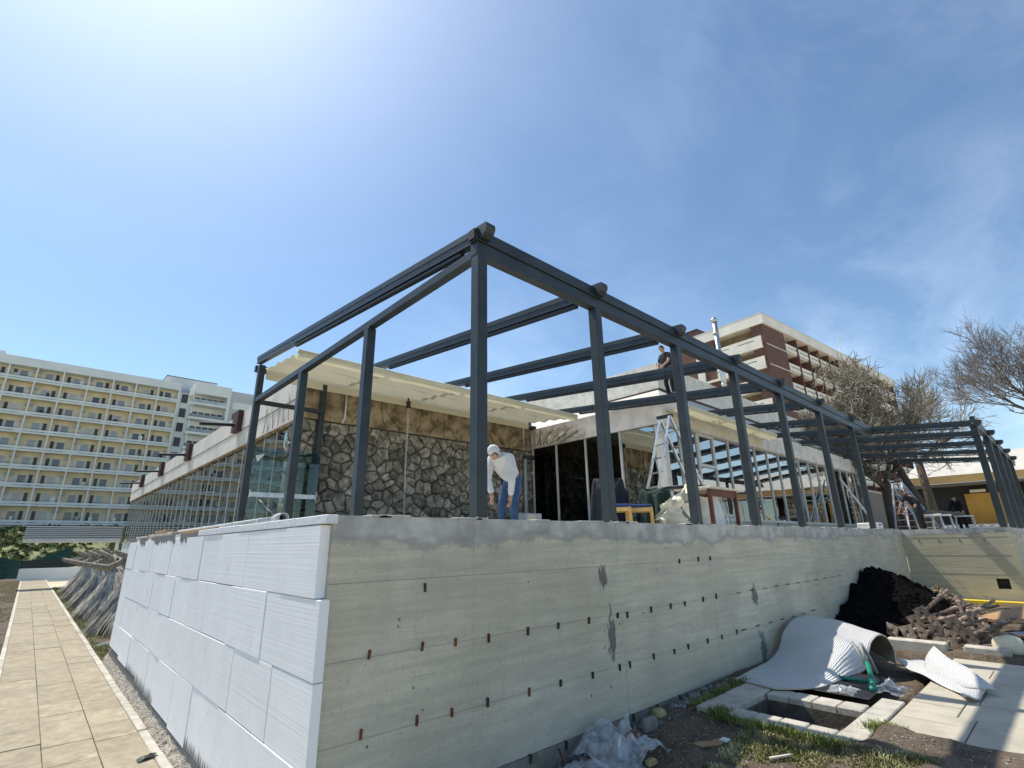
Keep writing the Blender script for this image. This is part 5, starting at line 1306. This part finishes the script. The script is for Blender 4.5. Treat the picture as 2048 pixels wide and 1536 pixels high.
part(MB().tube([(7.0,1.92,.42),(7.05,1.96,.58),(7.2,2.0,.60),(7.35,1.98,.45),(7.4,1.95,.28)],.018,8).tube([(6.98,1.92,.42),(7.1,2.05,.62),(7.4,2.1,.5),(7.5,2.0,.28)],.016,8),'hose',M['hose'],gp,smooth=True)
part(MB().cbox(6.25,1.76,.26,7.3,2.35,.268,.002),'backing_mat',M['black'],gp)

def crumple(name, label, cat, c, rx, ry, rz, m, seed, n=46, group=None):
    rs_ = random.Random(seed); t = thing(name, label, cat, c)
    b = MB()
    def fn(u, v):
        x = (2*u-1); y = (2*v-1); r = max(0, 1-(x*x+y*y)**.5*.8)
        q = Vector((x*1.6+seed, y*1.6, seed))
        h = (.34+.75*mnoise.turbulence(q*0.9, 4, False)*.9+.10*abs(mnoise.noise(q*3.4)))*rz*.95*r**.6
        d = mnoise.noise_vector(q*2.0)*.16
        return (c[0]+rx*(x+d.x), c[1]+ry*(y+d.y), c[2]+h+.004)
    b.grid(fn, n, n); part(b, 'film', m, t, smooth=True, fix=False); return t
crumple('plastic_film','large crumpled clear plastic film heaped at foot of the wall','plastic film',(3.82,2.93,.13),.36,.27,.36,M['film'],3)
crumple('plastic_film','thin clear plastic film trailing over soil at bottom edge','plastic film',(3.35,2.80,.09),.42,.26,.16,M['film'],5)
crumple('plastic_bag','clear plastic bag beside green pipe fittings','plastic bag',(6.75,1.68,.265),.20,.13,.12,M['film'],7,24)
crumple('plastic_bag','torn clear plastic bag under front edge of the foil sheet','plastic bag',(6.42,2.02,.265),.16,.12,.10,M['film'],8,24)
def rock(name, label, cat, c, s, m, seed):
    bm = bmesh.new(); bmesh.ops.create_icosphere(bm, subdivisions=2, radius=1)
    for v in bm.verts:
        k = 1+.35*mnoise.noise(v.co*1.1+Vector((seed,0,0)))
        v.co = Vector((max(-.75,min(.75,v.co.x*k))*s[0], max(-.75,min(.75,v.co.y*k))*s[1], max(-.7,min(.7,v.co.z*k))*s[2])) + Vector(c)
    b = MB(); b.add([v.co[:] for v in bm.verts], [[v.index for v in f.verts] for f in bm.faces]); bm.free()
    return tag(part(b, name, m), label, cat)
rock('stone','yellowish stone block at the wall foot behind plastic film','stone',(4.70,3.10,.20),(.09,.065,.06),M['yellow_stone'],1)
rock('stone','flat grey stone leaning on the wall foot','stone',(4.40,3.02,.19),(.13,.05,.08),M['grey_stone'],2)
rock('stone','small tan stone on the plastic film edge','stone',(3.86,2.66,.13),(.07,.035,.03),M['yellow_stone'],3)
rock('stone','dark stone at foot of wall near patio tiles','stone',(5.35,3.09,.21),(.09,.06,.06),M['grey_stone'],4)
rock('stone','pale pointed stone beside the border tiles','stone',(5.25,2.86,.21),(.10,.05,.035),M['kerb'],5)
tag(part(MB().prism([(4.32,2.56),(4.55,2.48),(4.60,2.40),(4.45,2.38),(4.30,2.47)],'z',.165,.173),'cardboard_piece',M['card']),'torn brown cardboard piece lying on shaded soil','cardboard')
tag(part(MB().cbox(4.53,2.37,.165,4.61,2.44,.178,.003),'broken_tile',M['white_paint']),'small broken white tile on shaded soil','tile')
tag(part(MB().tube([(3.62,2.98,.12),(3.95,2.85,.26)],.035,10),'rusty_pipe',M['rust'],smooth=True),'short rusty pipe under the plastic film','pipe')
tag(part(MB().bar((3.30,3.0,.06),(3.36,3.16,.22),.012,.012),'steel_bar',M['rust']),'thin rusty bar leaning on the wall at bottom','bar')
rs = random.Random(17)
tag(part(MB().bar((4.9,.95,.20),(5.5,.80,.245),.016,.012),'stick',M['timber']),'pale straight stick lying on soil before the patio','stick')
tag(part(MB().bar((4.45,2.0,.17),(4.6,1.9,.18),.02,.012),'stick',M['kerb']),'short pale stick on gravel near the grass','stick')
lf_ = MB(); lf_.grid(lambda u,v: (1.05+.16*u, 5.95+.10*v+.05*u, .010+.02*sin(pi*u)*abs(sin(4*v+u*5))), 6, 4)
tag(part(lf_,'fallen_leaf',M['black'],fix=False),'dark curled leaf on the paved path','leaf')
tag(part(MB().tube([(1.30,13.2,.03),(1.55,13.35,.05),(1.75,13.3,.03)],[.02,.03,.01],6),'plastic_scrap',M['film']),'pale green plastic scrap on grass beside the path','plastic scrap')

# ------------------------------------------------------------------ things on the terrace
FZ = 1.90
def ladder_leg(b, rr, p, q, w, side, n):
    """two stiles and n rungs between foot p and top q; side = half-width vector"""
    p = Vector(p); q = Vector(q); s_ = Vector(side)*w
    k = .72
    for g in (1,-1): part(MB().bar(p+s_*g, q+s_*k*g, .028, .06, side), 'stile', M['alu'], b)
    for i in range(1, n+1):
        f = i/(n+1); c = p.lerp(q, f); ss = s_*(1-(1-k)*f); part(MB().bar(c+ss, c-ss, .024, .026), 'rung', M['alu'], b)
def a_ladder(label, apex, f1, f2, w, side, n, holes=True):
    t = thing('stepladder', label, 'ladder', ((f1[0]+f2[0])/2, (f1[1]+f2[1])/2, FZ))
    for (f, sgn) in ((f1,-1),(f2,1)):
        o = t; ladder_leg(t, None, f, apex, w, side, n)
        ft = MB(); s_ = Vector(side)*w
        for g in (1,-1): ft.mbox(Matrix.Translation(Vector(f)+s_*g+Vector((0,0,.02))), .06, .06, .04)
        part(ft, 'rubber_feet', M['black'], o)
        d = MB()
        for i in range(1, n+1):
            c = Vector(f).lerp(Vector(apex), i/(n+1))
            for g in (1,-1):
                e = c+Vector(side)*w*g*(1-.28*i/(n+1)); d.tube([e-Vector((0,.031,0)),e-Vector((0,.034,0))],.014,8)
        part(d, 'rung_ends', M['black'], o)
    part(MB().mbox(Matrix.Translation(Vector(apex)+Vector((0,0,.02))), .09, w*1.45, .05), 'hinge', M['steel_dark'], t)
    return t
a_ladder('tall aluminium stepladder standing open before the glass corner column', (8.62,4.95,4.04), (8.05,5.25,FZ), (9.75,4.75,FZ), .22, (.45,.9,0), 7)
a_ladder('aluminium stepladder standing open at the right end of the glazed front', (25.2,4.55,3.85), (24.5,4.6,FZ), (26.3,4.45,FZ), .24, (0.3,.95,0), 7)
def lean_ladder(label, p, q, w, side, n):
    t = thing('ladder', label, 'ladder', (p[0],p[1],FZ)); ladder_leg(t, None, p, q, w, side, n); return t
lean_ladder('narrow aluminium ladder upright against the stone end pier', (23.2,5.0,FZ),(22.9,5.9,4.0),.2,(.8,.3,0),9)
lean_ladder('long aluminium ladder leaning right beside the forked tree trunk', (26.2,3.9,FZ),(27.0,4.95,4.15),.27,(.35,-.94,0),10)
lean_ladder('grey metal ladder behind the bent man in black', (30.5,4.75,FZ),(30.1,5.1,4.3),.3,(.35,-.94,0),8)

# stools, draped chairs, table
def stool(label, x, y, rz, group):
    t = thing('stool', label, 'stool', (x,y,FZ), rz, group)
    w = .155; h = .33
    for a in (-1,1):
        for c in (-1,1): part(MB().bar((a*w*1.1,c*w*1.1,0),(a*w,c*w,h),.034,.034), 'leg', M['stoolwood'], t, local=True)
    part(MB().box(-w,-w-.016,h-.06,w,-w+.006,h-.005).box(-w,w-.006,h-.06,w,w+.016,h-.005).box(-w-.016,-w+.01,h-.06,-w+.006,w-.01,h-.005).box(w-.006,-w+.01,h-.06,w+.016,w-.01,h-.005), 'apron', M['stoolwood'], t, local=True)
    part(MB().box(-w,-w-.01,.13,w,-w+.008,.16).box(-w,w-.008,.13,w,w+.01,.16), 'stretcher', M['stoolwood'], t, local=True)
    part(MB().cbox(-w-.02,-w-.02,h+.001,w+.02,w+.02,h+.045,.012), 'seat_pad', M['blue_cloth'], t, local=True)
stool('yellow wooden stool with blue seat, left of the pair by wall edge', 6.22, 4.50, .75, 'yellow stools by the wall edge')
stool('yellow wooden stool with blue seat, right of the pair by wall edge', 6.60, 4.36, .55, 'yellow stools by the wall edge')
def drape(label, name, c, rx, ry, h, m, seed, base_m=None):
    """cloth thrown over a chair back: top ridge and hanging folds with thickness"""
    t = thing(name, label, name.replace('_',' '), (c[0],c[1],FZ))
    b = MB()
    def fn(u, v):
        a = 2*pi*u; f = v; k = (.62+.38*f**.6)*(abs(cos(a))**4+abs(sin(a))**4)**-.22; w = 1+.16*sin(a*6+seed+f)*(.3+f)+.11*sin(a*11+2*seed)*(.2+f)+.10*mnoise.noise(Vector((cos(a)*2,sin(a)*2,f*3+seed)))
        return (c[0]+rx*k*w*cos(a), c[1]+ry*k*w*sin(a), FZ+h*(1-f**1.9*.93)+.05*sin(a*3+seed)*f+.07*cos(2*a+seed)*(1-f)+.05*mnoise.noise(Vector((cos(a)*3,sin(a)*3,f*4+seed))))
    b.grid(fn, 60, 14); b.f.append(tuple(range(60)))
    part(b, 'cloth', m, t, smooth=True, fix=False)
    lg = MB()
    for a in (-1,1):
        for d in (-1,1): lg.bar((c[0]+a*rx*.5,c[1]+d*ry*.5,FZ),(c[0]+a*rx*.5,c[1]+d*ry*.5,FZ+h*.5),.03,.03)
    part(lg, 'chair_legs', M['mahogany'], t); return t
drape('dark navy jackets heaped over a chair behind the second post','draped_chair',(6.95,5.15),.30,.24,.80,M['navy_cloth'],1)
drape('dark green jacket thrown over a chair beside the stepladder','draped_chair',(7.35,4.55),.27,.24,.62,M['green_cloth'],2)
sh = thing('plastic_sheet','crumpled cream plastic sheet hanging over the table end','plastic sheet',(7.5,4.3,FZ))
b = MB()
def shf(u, v):
    x = 6.75+.98*u; y = 4.02+.10*sin(u*9)*v+.12*v-.18*v*v; top = FZ+.38+.42*u
    z = top-(top-FZ-.03)*v*(.65+.35*sin(u*pi*.9+.5)) + .035*sin(u*17+v*8) + .05*mnoise.noise(Vector((u*6,v*6,2)))+.03*mnoise.noise(Vector((u*15,v*14,5)))
    return (x-.25*v*(1-u)+.05*sin(v*7+u*4), y+.05*sin(u*23+v*3)+.09*mnoise.noise(Vector((u*7,v*6,9)))+.04*mnoise.noise(Vector((u*17,v*15,3))), z)
b.grid(shf, 44, 22); part(b, 'sheet', M['sheet'], sh, smooth=True, fix=False)
b = MB(); b.grid(lambda u,v: (7.02+.30*u+.30*v+.04*sin(v*9), 3.93+.04*sin(u*6+v*8), FZ+.42-.40*v+.03*sin(u*9)), 14, 16); part(b,'loose_flap',M['sheet'],sh,smooth=True,fix=False)
tb = thing('work_table','dark-topped table with reddish wooden legs behind third post','table',(8.9,4.4,FZ))
part(MB().cbox(8.28,4.06,FZ+.70,9.62,4.74,FZ+.735,.005),'frame_top',M['sheet'],tb)
part(MB().cbox(8.25,4.34,FZ+.737,10.5,4.98,FZ+.79,.006),'dark_board',M['steel_dark'],tb)
for (x,y) in ((8.40,4.14),(9.36,4.14),(8.40,4.66),(9.36,4.66)): part(MB().bar((x,y,FZ),(x,y,FZ+.699),.058,.058),'leg',M['mahogany'],tb)
part(MB().box(8.43,4.12,FZ+.58,9.33,4.16,FZ+.69).box(8.43,4.64,FZ+.58,9.33,4.68,FZ+.69),'apron',M['mahogany'],tb)
bk = thing('paper_bag','small white paper bag standing on the dark table','paper bag',(8.45,4.5,FZ+.79))
part(MB().add([(8.36,4.4,FZ+.791),(8.53,4.4,FZ+.791),(8.53,4.5,FZ+.791),(8.36,4.5,FZ+.791),(8.35,4.43,FZ+.93),(8.55,4.43,FZ+.95),(8.55,4.47,FZ+.95),(8.35,4.47,FZ+.93)],[(0,3,2,1),(4,5,6,7),(0,1,5,4),(1,2,6,5),(2,3,7,6),(3,0,4,7)]),'bag',M['paper'],bk)
sk_ = thing('white_sack','crumpled white sack standing under the dark table','sack',(8.88,4.4,FZ))
b = MB(); b.grid(lambda u,v: (8.88+(.30+.05*sin(u*25)+.03*sin(v*13))*cos(2*pi*u)*(1-.25*v), 4.42+.22*(1+.1*sin(u*31+v*5))*sin(2*pi*u)*(1-.2*v), FZ+.60*v+.02*sin(u*19)), 36, 10); part(b,'sack',M['paper'],sk_,smooth=True,fix=False)
for i in range(3):
    x = 10.4+.75*i; t = thing('white_chair', ('white slatted chair just right of the dark table','white slatted chair between the fourth and third posts','white slatted chair nearest the glazed front')[i],'chair',(x,5.2+.1*i,FZ),.2*i,group='white chairs by the glazed front')
    for a in (-1,1):
        for c in (-1,1): part(MB().bar((a*.18,c*.18,0),(a*.17,c*.17,.36),.03,.03),'leg',M['white_paint'],t,local=True)
    part(MB().cbox(-.2,-.2,.361,.2,.2,.39,.006),'seat',M['white_paint'],t,local=True)
    bk_ = part(MB().bar((-.18,.19,.391),(-.18,.23,.72),.03,.03).bar((.18,.19,.391),(.18,.23,.72),.03,.03),'back_posts',M['white_paint'],t,local=True)
    for q in (.48,.58,.68): part(MB().bar((-.165,.2+.04*(q-.39)/.33,q),(.165,.2+.04*(q-.39)/.33,q),.02,.05),'slat',M['white_paint'],bk_,local=True)
gb = thing('junction_box','pale pinkish metal cabinet with grey side standing on the terrace','box',(7.3,7.25,FZ))
part(MB().cbox(7.0,7.2,FZ,7.42,7.5,FZ+.42,.008),'cabinet',M['pvc'],gb); part(MB().box(7.02,7.185,FZ+.02,7.22,7.199,FZ+.39),'door',M['cream_foam'],gb)
pk = thing('pink_bag','crumpled pink plastic bag inside the dark glass door','bag',(10.3,7.5,FZ))
b = MB(); b.grid(lambda u,v: (10.35+.16*cos(2*pi*u)*(1-.5*v)*(1+.15*sin(u*20)), 7.62+.22*sin(2*pi*u)*(1-.4*v), FZ+.42+.25*v+.03*sin(u*25)), 26, 6); part(b,'bag',M['pink'],pk,smooth=True,fix=False)
part(MB().box(10.2,7.4,FZ,10.5,7.85,FZ+.42),'crate',M['interior2'],pk)
bu = thing('white_bucket','square white bucket with two dark holes on the wall end','bucket',(16.1,3.5,1.94))
part(MB().cbox(15.75,3.46,1.905,16.35,3.9,2.12,.02),'tub',M['white_paint'],bu); part(MB().box(15.95,3.448,2.05,16.01,3.459,2.085).box(16.1,3.448,2.06,16.16,3.459,2.09),'handle_hole',M['black'],bu)
wt = thing('trestle_table','white trestle bench carrying a dark steel profile between two men','work bench',(25.5,3.3,FZ))
part(MB().bar((23.6,3.75,FZ+.74),(27.6,3.15,FZ+.70),.35,.10),'steel_profile',M['steel'],wt)
for x,y in ((23.9,3.55),(24.9,3.4),(27.0,3.0)):
    part(MB().cbox(x-.12,y-.3,FZ+.58,x+.12,y+.3,FZ+.635,.01),'trestle_top',M['white_paint'],wt)
    [part(MB().bar((x+a*.15,y+c*.3,FZ),(x+a*.03,y+c*.25,FZ+.579),.04,.04),'leg',M['galv'],wt) for a in (-1,1) for c in (-1,1)]
# ------------------------------------------------------------------ people
HS = 0.88
def skin_mesh(name, verts, edges, radii, root=0, sub=2):
    me = bpy.data.meshes.new(name+'_tmp'); me.from_pydata([tuple(v) for v in verts], edges, [])
    o = bpy.data.objects.new(name+'_tmp', me); COL.objects.link(o)
    md = o.modifiers.new('skin', 'SKIN'); md.use_smooth_shade = True
    sv = me.skin_vertices[0].data
    for i, r in enumerate(radii):
        sv[i].radius = (r, r) if not isinstance(r, tuple) else r
        sv[i].use_root = (i == root)
    s = o.modifiers.new('sub', 'SUBSURF'); s.levels = sub; s.render_levels = sub
    dg = bpy.context.evaluated_depsgraph_get(); dg.update()
    m2 = bpy.data.meshes.new_from_object(o.evaluated_get(dg))
    bpy.data.objects.remove(o); bpy.data.meshes.remove(me)
    b = MB(); b.add([v.co[:] for v in m2.vertices], [tuple(p.vertices) for p in m2.polygons]); bpy.data.meshes.remove(m2)
    return b
def person(label, loc, rz, J, top, legs, sleeves=1.0, hood=False, hair=True, shoe='shoe'):
    t = thing('person', label, 'person', loc, rz)
    V = lambda k: Vector(J[k])*HS
    k = {n: V(n) for n in J}
    mid = k['pel'].lerp(k['chest'], .5)
    def limbs(names): return [k[n] for n in names]
    # body: one skinned surface
    vs = [k['pel'], mid, k['chest'], k['neck'], k['head']]; ra = [.125,.115,.135,.055,.06]; ed = [(0,1),(1,2),(2,3),(3,4)]
    for s in 'LR':
        b = len(vs); vs += limbs(['sh'+s,'el'+s,'wr'+s,'ha'+s]); ra += [.062,.042,.030,.038]; ed += [(2,b),(b,b+1),(b+1,b+2),(b+2,b+3)]
        b = len(vs); vs += limbs(['hip'+s,'kn'+s,'an'+s,'to'+s]); ra += [.088,.056,.040,.036]; ed += [(0,b),(b,b+1),(b+1,b+2),(b+2,b+3)]
    body = skin_mesh('body', vs, ed, [r*HS for r in ra])
    # head with brow, nose, ears, chin
    H = k['head']; up = (H-k['neck']).normalized(); fw = Vector(J.get('face', (1,0,0))); fw = (fw-up*fw.dot(up)).normalized(); sd = up.cross(fw)
    bm = bmesh.new(); bmesh.ops.create_icosphere(bm, subdivisions=3, radius=1)
    for v in bm.verts:
        c = v.co; f, s_, u = c.x, c.y, c.z
        kf = .098; ks = .076; ku = .118
        if u < -.2: ks *= 1-.25*(-u-.2); kf *= 1-.05*(-u)
        q = fw*f*kf + sd*s_*ks + up*u*ku
        if f > .85 and abs(s_) < .25 and -.35 < u < .1: q += fw*.022        # nose
        if f > .75 and .12 < u < .26: q += fw*.006                           # brow
        if f > .7 and u < -.45: q += fw*.008
        v.co = H + q*HS
    body.add([v.co[:] for v in bm.verts], [[v.index for v in f.verts] for f in bm.faces]); bm.free()
    for s in (1,-1): body.tube([H+sd*s*.074*HS+up*.02*HS, H+sd*s*.092*HS+up*.0-fw*.01, H+sd*s*.076*HS-up*.03*HS], [.018*HS,.022*HS,.012*HS], 6)
    # five fingers per hand, unequal and bent
    for s, m in (('L',1),('R',-1)):
        h = k['ha'+s]; d = (h-k['wr'+s]).normalized(); a = d.cross(Vector((0,1,0))); a = a.normalized() if a.length > .1 else Vector((1,0,0)); n = d.cross(a)
        for i, (off, l) in enumerate(((-.030,.060),(-.011,.072),(.009,.066),(.028,.050))):
            p = h + a*off*HS + d*.012*HS
            body.tube([p, p+d*l*.5*HS, p+d*l*.85*HS+n*.014*HS, p+d*l*HS+n*.03*HS], [.0095*HS,.009*HS,.0085*HS,.006*HS], 6)
        p = h - d*.02*HS; body.tube([p, p-a*.045*HS+d*.03*HS, p-a*.05*HS+d*.06*HS], [.012*HS,.010*HS,.007*HS], 6)
    part(body, 'body', M['skin'], t, local=True, smooth=True)
    # trousers
    vs = [k['pel']+(mid-k['pel'])*.55, k['pel']]; ra = [.128,.150]; ed = [(0,1)]
    for s in 'LR':
        b = len(vs); an = k['an'+s].lerp(k['kn'+s], .06); vs += [k['hip'+s], k['hip'+s].lerp(k['kn'+s],.5), k['kn'+s], k['kn'+s].lerp(an,.55), an]; ra += [.108,.092,.074,.068,.062]; ed += [(1,b),(b,b+1),(b+1,b+2),(b+2,b+3),(b+3,b+4)]
    part(skin_mesh('trousers', vs, ed, [r*HS for r in ra], 1), 'trousers', M[legs], t, local=True, smooth=True)
    # top
    vs = [k['pel'].lerp(mid,-.35), mid, k['chest'], k['neck'].lerp(k['chest'],-.12)]; ra = [.172,.160,.192,.088]; ed = [(0,1),(1,2),(2,3)]
    for s in 'LR':
        b = len(vs); el, wr = k['el'+s], k['wr'+s]
        if sleeves > .6: vs += [k['sh'+s], k['sh'+s].lerp(el,.5), el, el.lerp(wr,.5), el.lerp(wr,.97)]; ra += [.084,.072,.064,.056,.046]; ed += [(2,b),(b,b+1),(b+1,b+2),(b+2,b+3),(b+3,b+4)]
        else: vs += [k['sh'+s], k['sh'+s].lerp(el,.7)]; ra += [.082,.068]; ed += [(2,b),(b,b+1)]
    part(skin_mesh('top', vs, ed, [r*HS for r in ra], 2), 'hoodie' if hood else 'shirt', M[top], t, local=True, smooth=True)
    if hood:
        bm = bmesh.new(); bmesh.ops.create_icosphere(bm, subdivisions=3, radius=1)
        b = MB(); keep = []
        for v in bm.verts: v.co = Vector((v.co.x*.118, v.co.y*.098, v.co.z*.140))
        for f in list(bm.faces):
            c = f.calc_center_median()
            if c.x > .045 and c.z < .085: bm.faces.remove(f)
        for v in bm.verts: v.co = H + (fw*(v.co.x-.012)+sd*v.co.y+up*(v.co.z+.004))*HS
        bm.verts.index_update(); b.add([v.co[:] for v in bm.verts], [[v.index for v in f.verts] for f in bm.faces]); bm.free()
        part(b, 'hood', M[top], t, local=True, smooth=True)
    if hair:
        bm = bmesh.new(); bmesh.ops.create_icosphere(bm, subdivisions=3, radius=1)
        for f in list(bm.faces):
            c = f.calc_center_median()
            if (c.x > .45 and c.z < .55) or c.z < -.35 or (c.x > -.1 and c.z < .05): bm.faces.remove(f)
        for v in bm.verts:
            q = v.co*(1.07+.03*mnoise.noise(v.co*6)); v.co = H + (fw*q.x*.098+sd*q.y*.078+up*q.z*.119)*HS
        bm.verts.index_update(); b = MB(); b.add([v.co[:] for v in bm.verts], [[v.index for v in f.verts] for f in bm.faces]); bm.free()
        part(b, 'hair', M['hair'], t, local=True, smooth=True)
    for s in 'LR':
        a, o_ = k['an'+s], k['to'+s]; d = (o_-a); d.z = 0; d = d.normalized() if d.length > 1e-4 else Vector((1,0,0))
        z = o_.z-.035*HS
        b = MB(); b.tube([Vector((a.x,a.y,z+.05*HS))-d*.07*HS, Vector((a.x,a.y,z+.055*HS)), Vector((o_.x,o_.y,z+.045*HS))-d*.02, Vector((o_.x,o_.y,z+.035*HS))+d*.07*HS], [.036*HS,.046*HS,.044*HS,.028*HS], 9)
        part(b, 'shoe', M[shoe], t, local=True, smooth=True)
    return t
def stand(lean=0.0, twist=0.0):
    """x forward, y left, z up; metres for a 1.75 m person; lean = forward bend in radians at the hips"""
    J = {'pel': (0,0,.95)}
    def up(h, dx=0, dy=0): return (sin(lean)*h+cos(lean)*dx, dy, .95+cos(lean)*h-sin(lean)*dx)
    J['chest'] = up(.38); J['neck'] = up(.56, .02); J['head'] = up(.70, .05)
    for s, m in (('L',1),('R',-1)):
        J['sh'+s] = up(.46, .0, .19*m); J['hip'+s] = (0, .10*m, .88); J['kn'+s] = (.03, .11*m, .49); J['an'+s] = (-.01, .12*m, .08); J['to'+s] = (.13, .14*m, .035)
        x, y, z = J['sh'+s]; J['el'+s] = (x+.02, y+.04*m, z-.28); J['wr'+s] = (x+.08, y+.03*m, z-.53); J['ha'+s] = (x+.10, y+.02*m, z-.61)
    J['face'] = (cos(lean*.7), 0, -sin(lean*.7)); return J
# man in pale hoodie bending behind the corner post
J = stand(1.0)
J['pel'] = (-.16,0,.90); 
for n in ('chest','neck','head','shL','shR'): J[n] = (J[n][0]-.16, J[n][1], J[n][2]-.05)
J['hipL'] = (-.14,.10,.84); J['hipR'] = (-.14,-.10,.84); J['knL'] = (.04,.13,.47); J['knR'] = (-.02,-.12,.47)
J['elL'] = (.28,.24,.80); J['wrL'] = (.26,.20,.54); J['haL'] = (.27,.19,.46); J['elR'] = (.36,-.16,.82); J['wrR'] = (.40,-.06,.58); J['haR'] = (.42,-.04,.50)
J['head'] = (J['chest'][0]+.27, .0, J['chest'][2]+.12); J['neck'] = (J['chest'][0]+.15, 0, J['chest'][2]+.08); J['face'] = (.8,0,-.6)
person('person in pale grey hoodie and jeans bending down beside corner post', (4.93,5.45,1.90), radians(198), J, 'hoodie', 'jeans', hood=True, hair=True)
# man on the roof
zr = 5.004 + (7.0-6.12)*(1.016/1.33)
J = stand(.22); J['elL'] = (.22,.24,1.12); J['wrL'] = (.40,.20,.96); J['haL'] = (.46,.19,.90); J['elR'] = (.16,-.26,1.10); J['wrR'] = (.30,-.22,.88); J['haR'] = (.34,-.21,.81)
J['knR'] = (.06,-.12,.50); J['anR'] = (-.06,-.13,.08); J['toR'] = (.08,-.15,.035); J['face'] = (.9,.1,-.45)
person('person in dark short-sleeved top and dark trousers standing on the restaurant roof', (12.66,6.98,zr), radians(165), J, 'navy_cloth', 'black_cloth', sleeves=.4)
# bent man in black at the work bench
J = stand(.62); J['elL'] = (.46,.30,.98); J['wrL'] = (.60,.16,.80); J['haL'] = (.65,.12,.75); J['elR'] = (.44,-.34,1.0); J['wrR'] = (.58,-.26,.80); J['haR'] = (.62,-.22,.74)
person('person in black clothes bending over work bench, nearest of the far workers', (21.6,3.48,1.90), radians(75), J, 'black_cloth', 'black_cloth', sleeves=.4)
J = stand(.42); J['elL'] = (.34,.25,1.02); J['wrL'] = (.56,.16,.92); J['haL'] = (.63,.14,.90); J['elR'] = (.30,-.28,1.0); J['wrR'] = (.54,-.2,.90); J['haR'] = (.61,-.17,.88)
person('person in black long-sleeved top leaning over the bench before amber panels', (28.4,3.22,1.90), radians(165), J, 'black_cloth', 'black_cloth')
# ------------------------------------------------------------------ units to metres
bpy.context.view_layer.update()
SM = Matrix.Scale(S, 4)
seen = set()
for o in list(bpy.data.objects):
    if o.type == 'MESH' and o.data.name not in seen:
        seen.add(o.data.name); o.data.transform(SM)
    o.location = o.location*S
